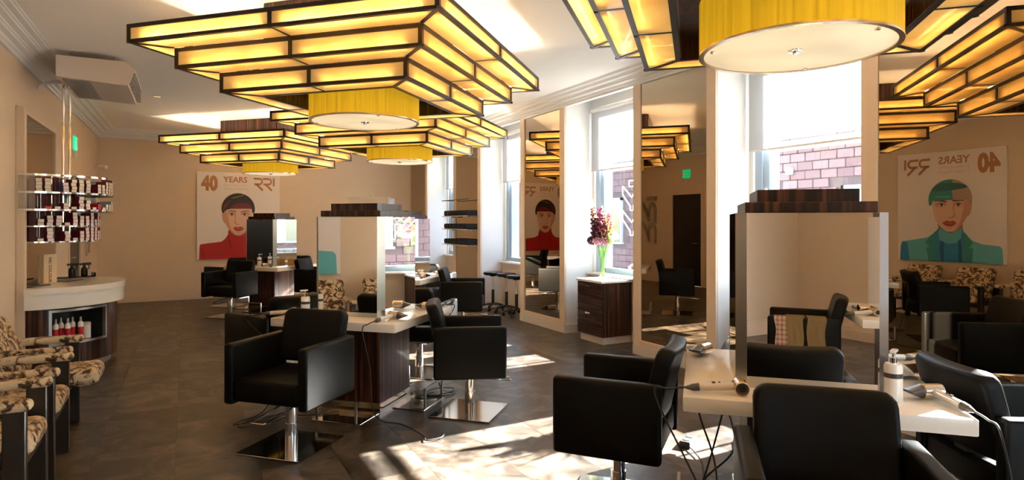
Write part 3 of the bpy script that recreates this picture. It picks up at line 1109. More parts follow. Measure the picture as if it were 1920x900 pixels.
# things on the counter
o = thing('display_box', 'upright pale card display box standing on the colour counter', 'box', (-1.265, 7.90, .8605), 52)
q = bmesh.new(); rbox(q, -.075, .075, -.012, .024, 0, .30, .002, 1); part('front_panel', mesh(q, 'card'), o)
q = bmesh.new(); rbox(q, -.075, .075, .031, .062, 0, .295, .002, 1); part('rear_panel', mesh(q, 'card'), o)


def text_mesh(txt, size, mat, bold=0.0, spacing=1.0, squeeze=1.0, thick=0.0004):
    cu = bpy.data.curves.new('lettering', 'FONT')
    cu.body = txt
    cu.size = size
    cu.offset = bold
    cu.space_character = spacing
    cu.extrude = thick
    cu.resolution_u = 3
    ob = bpy.data.objects.new('lettering', cu)
    COL.objects.link(ob)
    bpy.context.view_layer.update()
    me = bpy.data.meshes.new_from_object(ob.evaluated_get(bpy.context.evaluated_depsgraph_get()))
    bpy.data.objects.remove(ob)
    me.materials.clear()
    me.materials.append(MATS[mat])
    me.transform(Matrix.Scale(squeeze, 4, (1, 0, 0)))
    return me


part('lettering', text_mesh('RRI COLOUR', .045, 'ink_brow', .001), o, (-.02, -.0135, .27), (R(90), R(90), 0))
for k, (x_, y_, lab) in enumerate(((-1.12, 8.06, 'beside the card box'), (-1.33, 7.55, 'at the near end of the counter'))):
    o = thing('mixing_tray', 'flat dark tray lying on the white counter ' + lab, 'tray', (x_, y_, .8605), 60)
    q = bmesh.new(); rbox(q, -.12, .12, -.07, .07, 0, .006, .002, 1); part('tray_base', mesh(q, 'slate_tray'), o)
    q = bmesh.new(); rbox(q, -.12, .12, -.07, -.064, .006, .012); rbox(q, -.12, .12, .064, .07, .006, .012); part('rim', mesh(q, 'slate_tray', 0), o)
o = thing('bottle_tray', 'long black tray under the spray bottles at the counter end', 'tray', (-1.13, 8.53, .8605), 20)
q = bmesh.new(); rbox(q, -.19, .19, -.06, .06, 0, .012, .003, 1); part('tray_base', mesh(q, 'black_gloss'), o)
q = bmesh.new(); rbox(q, .17, .19, -.06, .06, .012, .05, .003, 1); part('end_stop', mesh(q, 'black_gloss'), o)
q = bmesh.new(); lathe(q, [(0, 0), (.03, 0), (.033, .01), (.033, .085), (.015, .105), (.013, .125), (0, .125)], 16); ME['sp_b'] = mesh(q, 'black_gloss')
q = bmesh.new(); rbox(q, -.02, .075, -.012, .012, .125, .155, .005, 2); rbox(q, -.05, -.02, -.011, .011, .128, .150, .005, 2); ME['sp_h'] = mesh(q, 'black')
q = bmesh.new(); tube(q, smooth_path([(.045, 0, .128), (.055, 0, .105), (.045, 0, .075)], 4), .005, 6); ME['sp_t'] = mesh(q, 'black')
for k, (dx, lab) in enumerate(((-.03, 'nearer the door'), (.09, 'at the tip of the counter'))):
    o = thing('spray_bottle', 'black trigger spray bottle on the counter, ' + lab, 'spray bottle', (-1.13 + dx * .94, 8.53 + dx * .34, .8728), 40, 'black spray bottles on the counter')
    part('bottle_body', ME['sp_b'], o); part('spray_head', ME['sp_h'], o); part('trigger', ME['sp_t'], o)

# hanging acrylic shelf unit
sh = thing('hanging_shelf', 'curved clear acrylic shelf unit hung on steel rods above the counter', 'shelf', (XL + .02, CU, 0))
RU, RL_ = .70, .585
LEV_U = [1.61, 1.78]
LEV_L = [1.295, 1.452]
for zz in LEV_U + [1.955]:
    q = bmesh.new()
    prism(q, arc(RU), zz, zz + .008) if zz < 1.9 else band(q, RU, RU - .035, 0, 180, zz, zz + .008, 36)
    part('shelf_board', mesh(q, 'clear_acrylic', 25), sh)
for zz in LEV_L:
    q = bmesh.new(); prism(q, arc(RL_), zz, zz + .008); part('shelf_board', mesh(q, 'clear_acrylic', 25), sh)
for zz in LEV_U + [1.95]:
    q = bmesh.new(); band(q, RU + .004, RU, 0, 180, zz - .002, zz + .016, 36); part('shelf_edge', mesh(q, 'chrome', 25), sh)
for zz in LEV_L:
    q = bmesh.new(); band(q, RL_ + .004, RL_, 0, 180, zz - .002, zz + .012, 36); part('shelf_edge', mesh(q, 'chrome', 25), sh)
for tt in range(15, 180, 15):
    q = bmesh.new(); M = Matrix.Rotation(R(tt - 90), 4, 'Z')
    rbox(q, .30, RU - .125, -.002, .002, LEV_U[0] + .009, 1.95, M=M); part('divider', mesh(q, 'clear_acrylic', 0), sh)
    q = bmesh.new(); rbox(q, .262, RL_ - .125, -.002, .002, LEV_L[0] + .009, LEV_U[0], M=M); part('divider', mesh(q, 'clear_acrylic', 0), sh)
q = bmesh.new(); rbox(q, .0, .13, -RU - .004, -RU + .004, 1.605, 1.965); part('end_panel', mesh(q, 'clear_acrylic', 0), sh)
q = bmesh.new(); band(q, .26, .25, 0, 180, LEV_L[0], 1.965, 24); part('back_panel', mesh(q, 'burgundy', 25), sh)
for tt in (42, 51):
    q = bmesh.new(); tube(q, [(.44 * math.sin(R(tt)), -.44 * math.cos(R(tt)), 1.29), (.44 * math.sin(R(tt)), -.44 * math.cos(R(tt)), ZC - .292)], .011, 10)
    part('hanging_rod', mesh(q, 'chrome'), sh)
for tt in (28, 100, 150):
    q = bmesh.new(); tube(q, [((RL_ - .14) * math.sin(R(tt)), -(RL_ - .14) * math.cos(R(tt)), 1.29), ((RL_ - .14) * math.sin(R(tt)), -(RL_ - .14) * math.cos(R(tt)), 1.96)], .006, 8)
    part('post', mesh(q, 'chrome'), sh)

# hair colour boxes on it: white ends outwards
for nm, body, end in (('w', 'burgundy', 'box_white'), ('c', 'burgundy', 'box_cream'), ('n', 'box_navy', 'box_white'), ('g', 'box_grey', 'white_gloss'), ('r', 'red', 'red')):
    q = bmesh.new()
    rbox(q, -.024, .024, -.10, -.0, 0, .034)
    rbox(q, -.0235, .0235, -.1015, -.1, .0015, .0325, mat=1)
    ME['bx_' + nm] = mesh(q, [body, end], 0)
ORD = 'first second third fourth fifth sixth seventh eighth ninth tenth eleventh twelfth thirteenth fourteenth fifteenth sixteenth seventeenth eighteenth nineteenth twentieth'.split()
rows = [(LEV_U[1] + .0082, RU - .012, 'top', [4, 4, 0, 3, 4, 4, 4, 0, 3, 3, 4, 4, 4, 5, 4, 4, 4, 3, 3, 4], 'ccnnccccccccwwwwwwww'),
        (LEV_U[0] + .0082, RU - .012, 'second', [0, 1, 1, 2, 1, 4, 3, 1, 2, 1, 2, 2, 3, 3, 3, 2, 3, 3, 2, 2], 'rrwwwwwwrwggggggggww'),
        (LEV_L[1] + .0082, RL_ - .012, 'third', [2, 3, 3, 1, 4, 3, 3, 4, 2, 4, 2, 3, 3, 2, 3, 3], 'wwwwwwwwwwwwwwww'),
        (LEV_L[0] + .0082, RL_ - .012, 'lowest', [1, 4, 0, 3, 1, 3, 4, 4, 4, 3, 3, 4, 3, 2, 3, 3], 'cwwwwwwwwwwwwwww')]
for z0, rr, nm, stk, kinds in rows:
    n_ = len(stk)
    t0 = 13 if n_ == 20 else 15
    for i, c_ in enumerate(stk):
        tt = t0 + i * (128 - t0) / (n_ - 1) * (1.0)
        for k in range(c_):
            t2 = R(tt + random.uniform(-.4, .4))
            ox, oy = (rr - .001) * math.sin(t2), -(rr - .001) * math.cos(t2)
            o = thing('colour_box', 'colour box on the %s shelf, %s stack from the near end, %s from the bottom' % (nm, ORD[i], ORD[k]), 'box', (XL + .02 + ox - math.sin(t2) * .1 + math.sin(t2) * .0, CU + oy + math.cos(t2) * .1, z0 + k * .0343), 0,
                      'hair colour boxes on the %s shelf' % nm, ME['bx_' + kinds[i]])
            o.rotation_euler = (0, 0, t2)

# air conditioner under the ceiling
ac = thing('air_conditioner', 'boxy beige air conditioner hung under the ceiling above the shelf', 'air conditioner', (XL + .30, 7.36, 0))
q = bmesh.new()
prism(q, [(0, ZC - .06), (.58, ZC - .06), (.66, ZC - .13), (.60, ZC - .30), (.52, ZC - .30), (0, ZC - .27)], 0, 1.15, axis='y')
part('housing', mesh(q, 'ac_body', 0), ac)
q = bmesh.new()
A0, A1 = Vector((.655, 0, ZC - .145)), Vector((.606, 0, ZC - .285))
for k in range(5):
    c0 = A0.lerp(A1, (k + .5) / 5)
    rbox(q, c0.x - .004, c0.x + .012, .05, 1.10, c0.z - .004, c0.z + .004)
for k in range(7):
    rbox(q, .60, .652, .05 + k * .174, .056 + k * .174, ZC - .285, ZC - .145)
part('louvre', mesh(q, 'grille', 0), ac)
q = bmesh.new()
for k in range(16):
    rbox(q, .05 + k * .014, .058 + k * .014, .06, 1.09, ZC - .288, ZC - .272)
part('intake_grille', mesh(q, 'grille', 0), ac)
q = bmesh.new()
for xx in (.10, .48):
    for yy in (.12, 1.03):
        cyl(q, (xx, yy, ZC - .062), (xx, yy, ZC - .001), .008, n=8)
part('hanger', mesh(q, 'steel'), ac)
q = bmesh.new(); tube(q, smooth_path([(0, .9, ZC - .16), (-.12, .9, ZC - .16), (-.25, .9, ZC - .2), (-.297, .9, ZC - .26)], 4), .02, 10)
part('pipe', mesh(q, 'white_plastic'), ac)

# exit sign, wall sign, camera, downlight
ex = thing('exit_sign', 'small green emergency exit sign above the black door', 'sign', (XL + .001, 10.74, 2.54))
q = bmesh.new(); rbox(q, 0, .02, -.12, .12, 0, .19, .003, 1); part('panel', mesh(q, 'exit_glow'), ex)
q = bmesh.new()
prism(q, [(-.08, .095), (-.05, .13), (-.05, .105), (-.015, .105), (-.015, .085), (-.05, .085), (-.05, .06)], .020, .0215, axis='x')
part('arrow', mesh(q, 'white_sign', 0), ex)
q = bmesh.new()
rbox(q, .02, .0215, .02, .035, .04, .15); rbox(q, .02, .0215, .035, .09, .135, .15); rbox(q, .02, .0215, .09, .105, .04, .15)
rbox(q, .02, .0215, .05, .075, .07, .115)
part('figure', mesh(q, 'white_sign', 0), ex)
q = bmesh.new(); rbox(q, 0, .03, -.03, .03, -.10, -.005, .003, 1); part('lamp_box', mesh(q, 'white_plastic'), ex)

cm = thing('security_camera', 'small white camera on the tan wall near the far corner', 'camera', (XL + .001, 12.9, 2.47))
q = bmesh.new(); lathe(q, [(0, 0), (.035, 0), (.035, .01), (0, .012)], 16); q.transform(Matrix.Rotation(R(90), 4, 'Y')); part('mount', mesh(q, 'white_plastic'), cm)
q = bmesh.new(); tube(q, smooth_path([(.01, 0, 0), (.06, -.02, .0), (.10, -.05, .0)], 4), .012, 8); part('arm', mesh(q, 'white_plastic'), cm)
q = bmesh.new(); cyl(q, (.08, -.03, 0), (.19, -.13, -.01), .032, n=16); part('camera_body', mesh(q, 'white_plastic'), cm)
for k, (x_, y_, lab) in enumerate(((-.35, 9.55, 'small recessed ceiling spot near the far chandelier'), (3.9, 4.5, 'small recessed ceiling spot near the window cornice'))):
    o = thing('ceiling_spot', lab, 'spotlight', (x_, y_, ZC))
    q = bmesh.new(); lathe(q, [(.045, -.002), (.06, -.006), (.065, -.001), (.045, -.001)], 24); part('bezel', mesh(q, 'chrome'), o)
    q = bmesh.new(); lathe(q, [(0, -.003), (.044, -.003), (.044, -.001), (0, -.001)], 20); part('lens', mesh(q, 'drum_diffuser'), o)


# logo strokes
def ribbon(pts, wd):
    L, Rr = [], []
    P = [Vector((*p_, 0)) for p_ in pts]
    for i, q_ in enumerate(P):
        a = (q_ - P[i - 1]).normalized() if i else None
        b_ = (P[i + 1] - q_).normalized() if i < len(P) - 1 else None
        d = (a + b_).normalized() if a is not None and b_ is not None else (a or b_)
        nn = Vector((-d.y, d.x, 0))
        k = wd / 2
        if a is not None and b_ is not None:
            k /= max(.5, nn.dot(Vector((-a.y, a.x, 0))))
        L.append((q_ + nn * k)[:2])
        Rr.append((q_ - nn * k)[:2])
    return L + Rr[::-1]


def bowl():
    pts = [(0, .92), (.50, .92)]
    for i in range(1, 8):
        a = R(90 - 180 * i / 8)
        pts.append((.50 + .22 * math.cos(a), .70 + .22 * math.sin(a)))
    return pts + [(.50, .48), (.06, .48)]


RLEG = [(.26, .47), (.78, .0)]
LOGO = []
for ox in (0, .78):
    LOGO += [ribbon([(x_ + ox, y_) for x_, y_ in bowl()], .15), ribbon([(x_ + ox, y_) for x_, y_ in RLEG], .17)]
LOGO += [ribbon([(1.72, 1.0), (1.72, .35)], .16)]

# big relief logo on the left wall by the door
lg = thing('wall_logo', 'dark metal logo letters fixed upright on the tan wall past the door', 'sign', (XL + .002, 12.05, 1.55))
q = bmesh.new()
for poly in LOGO:
    prism(q, [(-(y_ - .5) * .55, (x_ - .9) * .66) for x_, y_ in poly], .004, .03, axis='x')
part('letters', mesh(q, 'steel', 0), lg)

# neon outline logo in the third window
ne = thing('neon_sign', 'white outline neon logo hanging upright in the window beside the flowers', 'neon sign', (XW - .075, 5.955, 1.62))
q = bmesh.new()


def outline(poly):
    return [(0.0, (.5 - y_) * .36, (x_ - .9) * .40) for x_, y_ in poly]


for ox in (0, .78):
    pl = [(0, 1), (.55, 1), (.70, .93), (.74, .78), (.72, .62), (.58, .50), (.95, .0), (.68, .0), (.30, .42), (.18, .42), (.18, .58), (.50, .60), (.54, .70), (.50, .82), (0, .82), (0, 1)]
    tube(q, outline([(x_ + ox, y_) for x_, y_ in pl]), .006, 6)
tube(q, outline([(1.70, 1), (1.88, 1), (1.88, .35), (1.70, .35), (1.70, 1)]), .006, 6)
part('neon_tube', mesh(q, 'neon'), ne)
q = bmesh.new()
tube(q, [(0, -.15, .30), (0, -.15, BLIND - 1.62)], .0015, 4)
tube(q, [(0, .15, .30), (0, .15, BLIND - 1.62)], .0015, 4)
part('hanging_wire', mesh(q, 'steel'), ne)

# ------------------------------------------------------------------ posters
PW, PHH = 1.52, 1.72


def cl(pts, k=5):
    """closed smooth outline from picture points"""
    n_ = len(pts)
    out = []
    for i in range(n_):
        a, b_, c, d = (Vector((*pts[(i + j) % n_], 0)) for j in (-1, 0, 1, 2))
        for s in range(k):
            t_ = s / k
            v = 0.5 * ((2 * b_) + (c - a) * t_ + (2 * a - 5 * b_ + 4 * c - d) * t_ ** 2 + (3 * b_ - a - 3 * c + d) * t_ ** 3)
            out.append((v.x, v.y))
    return out


def pp(pts):
    """zoomed-photograph units to poster metres"""
    return [((x_ - 45) / 780 * PW - PW / 2, (880 - y_) / 825 * PHH) for x_, y_ in pts]


def poster(label, loc, rz, pal, scheme):
    b_ = thing('poster', label, 'poster', loc, rz)
    q = bmesh.new(); rbox(q, -PW / 2, PW / 2, -.03, -.002, 0, PHH, .002, 1); part('canvas', mesh(q, 'poster_paper'), b_)
    lay = [0]

    def put(name, pts, mat, smooth=True):
        lay[0] += 1
        y_ = -.0302 - lay[0] * .0004
        q_ = bmesh.new()
        prism(q_, pp(cl(pts) if smooth else pts), y_ - .0003, y_, axis='y')
        part(name, mesh(q_, mat, 0), b_)
    for k_, (name, pts, mat, sm) in enumerate(scheme):
        put(name, pts, pal.get(mat, mat), sm)
    tm = text_mesh('40', .372, 'ink_copper', .022, 1.04, .72)
    part('lettering', tm, b_, (-.672, -.031, PHH - .350), (R(90), 0, 0))
    part('lettering', text_mesh('YEARS', .158, 'ink_copper', .0045, 1.04, .93), b_, (-.285, -.031, PHH - .195), (R(90), 0, 0))
    for line_, sz, zz in (('Excellence in Hair', .062, .27), ('Colour Experts', .072, .345)):
        xx = -.285
        for wd_ in line_.split():
            me_ = text_mesh(wd_, sz, 'ink_pale', 0, 1.0, .98)
            part('lettering', me_, b_, (xx, -.031, PHH - zz), (R(90), 0, 0))
            xx += max(v.co.x for v in me_.vertices) + sz * .28
    q_ = bmesh.new()
    for poly in LOGO:
        prism(q_, [(.262 + x_ * .222, PHH - .345 + y_ * .255) for x_, y_ in poly], -.0315, -.0305, axis='y')
    part('logo', mesh(q_, 'ink_copper', 0), b_)
    return b_


FACE = [
    ('ear', [(272, 455), (284, 447), (298, 470), (304, 535), (296, 540), (280, 510)], 'ink_skin_mid', True),
    ('neck', [(335, 600), (345, 560), (500, 560), (508, 640), (500, 720), (420, 740), (350, 720), (335, 660)], 'ink_skin_dark', True),
    ('face', [(288, 440), (300, 380), (420, 360), (545, 380), (556, 430), (548, 490), (532, 560), (500, 612), (462, 644), (425, 655), (385, 645), (345, 605), (312, 555), (295, 500)], 'ink_skin', True),
    ('cheek_shade', [(290, 430), (318, 430), (330, 480), (340, 540), (360, 600), (395, 648), (375, 642), (338, 600), (308, 550), (293, 500)], 'ink_skin_mid', True),
    ('nose_shade', [(396, 445), (404, 450), (402, 490), (398, 525), (418, 548), (440, 545), (428, 556), (402, 556), (386, 540), (390, 500)], 'ink_skin_mid', True),
    ('eye_socket', [(332, 440), (370, 432), (402, 446), (394, 468), (352, 474), (334, 462)], 'ink_skin_mid', True),
    ('eye_socket', [(448, 446), (484, 434), (526, 440), (530, 462), (500, 474), (456, 466)], 'ink_skin_mid', True),
    ('eye_white', [(338, 458), (362, 446), (392, 460), (362, 467)], 'ink_eyewhite', True),
    ('eye_white', [(456, 460), (484, 446), (514, 458), (484, 467)], 'ink_eyewhite', True),
    ('iris', [(356, 450), (366, 447), (374, 455), (370, 465), (358, 465), (353, 457)], 'ink_eye', True),
    ('iris', [(476, 450), (486, 447), (494, 455), (490, 465), (478, 465), (473, 457)], 'ink_eye', True),
    ('lash', [(334, 458), (362, 443), (396, 460), (362, 449)], 'ink_eye', True),
    ('lash', [(452, 460), (484, 443), (520, 457), (484, 449)], 'ink_eye', True),
    ('eyebrow', [(320, 432), (345, 417), (398, 420), (402, 432), (348, 429)], 'brow', True),
    ('eyebrow', [(444, 434), (460, 424), (515, 416), (536, 430), (510, 427), (460, 436)], 'brow', True),
    ('lip', [(376, 590), (400, 574), (422, 580), (444, 573), (476, 588), (450, 590), (424, 592), (400, 592)], 'ink_lip', True),
    ('lip', [(380, 593), (424, 594), (474, 591), (456, 610), (424, 617), (396, 610)], 'ink_lip', True),
    ('chin_shade', [(400, 624), (424, 628), (450, 622), (440, 632), (424, 635), (408, 632)], 'ink_skin_mid', True),
]
RED = [
    ('jacket', [(66, 880), (70, 760), (78, 738), (150, 728), (265, 716), (300, 690), (328, 650), (332, 610), (350, 615), (400, 660), (440, 668), (500, 640), (520, 628), (530, 690), (590, 715), (720, 730), (786, 742), (800, 770), (806, 880)], 'jacket', False),
    ('collar', [(328, 612), (350, 628), (400, 664), (440, 668), (490, 648), (520, 625), (528, 690), (500, 730), (440, 742), (380, 738), (340, 712)], 'collar', False),
    ('lapel_line', [(330, 640), (336, 650), (350, 720), (366, 786), (358, 786), (338, 730)], 'dark', False),
    ('lapel_line', [(527, 650), (532, 690), (512, 760), (500, 790), (498, 780), (512, 720)], 'dark', False),
    ('fold', [(90, 770), (110, 830), (118, 880), (108, 880), (98, 830)], 'dark', False),
    ('fold', [(190, 825), (280, 838), (275, 845), (195, 832)], 'dark', False),
]
HEL = [(424 - 157 * math.cos(R(a_)), 402 - 149 * math.sin(R(a_))) for a_ in range(0, 181, 9)]
HAIR = [
    ('hair', HEL + [(580, 425), (570, 445), (556, 440), (552, 402), (440, 400), (352, 403), (322, 411), (296, 428), (288, 448), (274, 440)], 'hair', False),
    ('fringe', [(350, 403), (366, 376), (392, 356), (430, 346), (480, 344), (522, 352), (546, 370), (552, 402), (440, 401)], 'fringe', False),
    ('hair_strand', [(300, 380), (318, 345), (345, 318), (352, 322), (330, 350), (312, 392)], 'fringe', True),
    ('hair_strand', [(285, 405), (290, 375), (302, 352), (304, 360), (296, 382), (294, 412)], 'fringe', True),
    ('hair_shine', [(355, 300), (390, 288), (440, 276), (478, 262), (470, 274), (430, 290), (380, 303)], 'shine', True),
]
pa = {'jacket': 'ink_red', 'collar': 'ink_red', 'dark': 'ink_red_dark', 'hair': 'ink_hair', 'fringe': 'ink_hair_red', 'shine': 'ink_hair_shine', 'brow': 'ink_skin_dark'}
F0 = FACE[:2] + RED + FACE[2:] + HAIR
poster('salon poster of a model in a red jacket with dark fringe, on the end wall', (.935, YF, .765), 0, pa, F0)

BLUE = [
    ('jacket', [(66, 880), (72, 770), (90, 752), (200, 742), (265, 720), (330, 660), (352, 650), (440, 668), (500, 640), (530, 660), (590, 700), (720, 725), (790, 735), (800, 770), (806, 880)], 'ink_aqua', False),
    ('shirt', [(330, 640), (355, 640), (425, 664), (500, 625), (526, 650), (540, 720), (520, 880), (330, 880), (322, 720)], 'ink_blue', False),
    ('shirt_fold', [(352, 690), (368, 700), (362, 880), (340, 880), (340, 760)], 'ink_blue_dark', False),
    ('shirt_fold', [(470, 690), (486, 680), (500, 780), (488, 880), (470, 880)], 'ink_blue_dark', False),
    ('scarf', [(338, 632), (360, 640), (425, 668), (495, 632), (512, 655), (500, 720), (440, 745), (380, 740), (345, 700)], 'ink_aqua', False),
    ('lapel', [(322, 655), (332, 700), (330, 880), (270, 880), (262, 770), (290, 775), (265, 735)], 'ink_teal', False),
    ('lapel', [(528, 650), (610, 740), (575, 770), (600, 780), (580, 880), (520, 880), (535, 740)], 'ink_teal', False),
    ('sleeve_shade', [(745, 745), (790, 738), (800, 770), (806, 880), (730, 880)], 'ink_blue', False),
]
BHAIR = [
    ('hair', [(x_, y_ + 14) for x_, y_ in HEL] + [(576, 455), (562, 462), (548, 424), (420, 420), (290, 424), (284, 462), (270, 455)], 'ink_teal', False),
    ('hair_side', [(x_, y_ + 14) for x_, y_ in HEL[:10]] + [(412, 300), (408, 360), (400, 420), (290, 424), (284, 462), (270, 455)], 'ink_blonde', False),
    ('hair_crown', [(300, 330), (345, 302), (430, 292), (510, 303), (552, 345), (480, 352), (400, 348)], 'ink_teal_dark', True),
    ('hair_shine', [(420, 396), (470, 392), (530, 396), (520, 402), (470, 399), (424, 403)], 'ink_aqua', True),
]
poster('salon poster of a model in a blue jacket with teal fringe, above the armchairs', (XL, 5.115, .88), 90, {'brow': 'ink_brow'}, FACE[:2] + BLUE + FACE[2:] + BHAIR)

# ------------------------------------------------------------------ waiting armchairs along the left wall


def armchair_meshes():
    q = bmesh.new(); rbox(q, -.20, .20, -.27, .16, .345, .465, .05, 4)
    ME['ac_seat'] = mesh(q, 'blotch_fabric', 50)
    q = bmesh.new(); rbox(q, -.245, .245, 0, .11, .0, .46, .048, 4)
    for v in q.verts:
        v.co.y += .05 * (v.co.z / .46) ** 2 - .6 * v.co.x ** 2 * .4
    q.transform(Matrix.Translation((0, .02, .42)) @ Matrix.Rotation(R(-17), 4, 'X'))
    ME['ac_back'] = mesh(q, 'blotch_fabric', 50)
    q = bmesh.new(); rbox(q, .205, .285, -.28, .16, .595, .65, .026, 4)
    ME['ac_arm'] = mesh(q, 'blotch_fabric', 50)
    q = bmesh.new(); rbox(q, .222, .27, -.255, -.165, 0, .60, .004, 1); ME['ac_fleg'] = mesh(q, 'dark_wood')
    q = bmesh.new(); rbox(q, .222, .27, .15, .225, 0, .60, .004, 1); ME['ac_rleg'] = mesh(q, 'dark_wood')
    q = bmesh.new(); rbox(q, .238, .254, -.17, .16, .12, .145); ME['ac_low'] = mesh(q, 'dark_wood', 0)
    q = bmesh.new(); rbox(q, .234, .258, -.17, .16, .33, .39); ME['ac_rail'] = mesh(q, 'dark_wood', 0)
    q = bmesh.new(); rbox(q, -.235, .235, -.235, -.21, .30, .35); ME['ac_cross'] = mesh(q, 'dark_wood', 0)
    q = bmesh.new(); rbox(q, -.235, .235, .18, .205, .30, .36); ME['ac_cross2'] = mesh(q, 'dark_wood', 0)


armchair_meshes()
for u_, dv, lab in ((5.34, -.035, 'ink-blot patterned armchair beside the colour counter, farthest of the three'), (4.62, 0, 'middle one of the three ink-blot patterned armchairs by the wall'),
                    (3.91, 0, 'ink-blot patterned armchair nearest the lower left picture corner')):
    o = thing('armchair', lab, 'armchair', (-.93 + dv, u_, .0005), 90, 'ink-blot patterned waiting armchairs')
    part('seat', ME['ac_seat'], o, (0, -.15 if u_ > 5 else 0, 0))
    part('backrest', ME['ac_back'], o)
    part('seat_rail', ME['ac_cross'], o)
    part('seat_rail', ME['ac_cross2'], o)
    for s_ in (1, -1):
        for nm, key in (('armrest', 'ac_arm'), ('leg', 'ac_fleg'), ('leg', 'ac_rleg'), ('side_rail', 'ac_rail'), ('stretcher', 'ac_low')):
            part(nm, ME[key], o).scale = (s_, 1, 1)

# ------------------------------------------------------------------ drawer cabinets with flowers in the window recesses


def cabinet(u_, label):
    c = thing('drawer_cabinet', label, 'cabinet', (4.44, u_, 0))
    q = bmesh.new(); rbox(q, .012, .45, -.26, .26, .09, .75, .002, 1); part('body', mesh(q, 'ebony'), c)
    q = bmesh.new(); rbox(q, .03, .45, -.24, .24, 0, .09); part('plinth', mesh(q, 'plinth_paint', 0), c)
    for k in range(4):
        z0 = .095 + k * .164
        q = bmesh.new(); rbox(q, -.006, .012, -.256, .256, z0, z0 + .158, .002, 1)
        d = part('drawer', mesh(q, 'ebony_level'), c)
        if k in (1, 3):
            q = bmesh.new()
            rbox(q, -.03, -.006, -.05, -.042, z0 + .10, z0 + .112); rbox(q, -.03, -.006, .042, .05, z0 + .10, z0 + .112); rbox(q, -.036, -.028, -.05, .05, z0 + .095, z0 + .117, .002, 1)
            part('handle', mesh(q, 'chrome'), d)
    q = bmesh.new(); rbox(q, -.018, .456, -.27, .27, .75, .778, .003, 1); part('top', mesh(q, 'laminate'), c)
    return c


cabinet(6.24, 'ebony drawer cabinet with white top under the neon window')
cabinet(3.52, 'ebony drawer cabinet hidden behind the nearest mirror station')


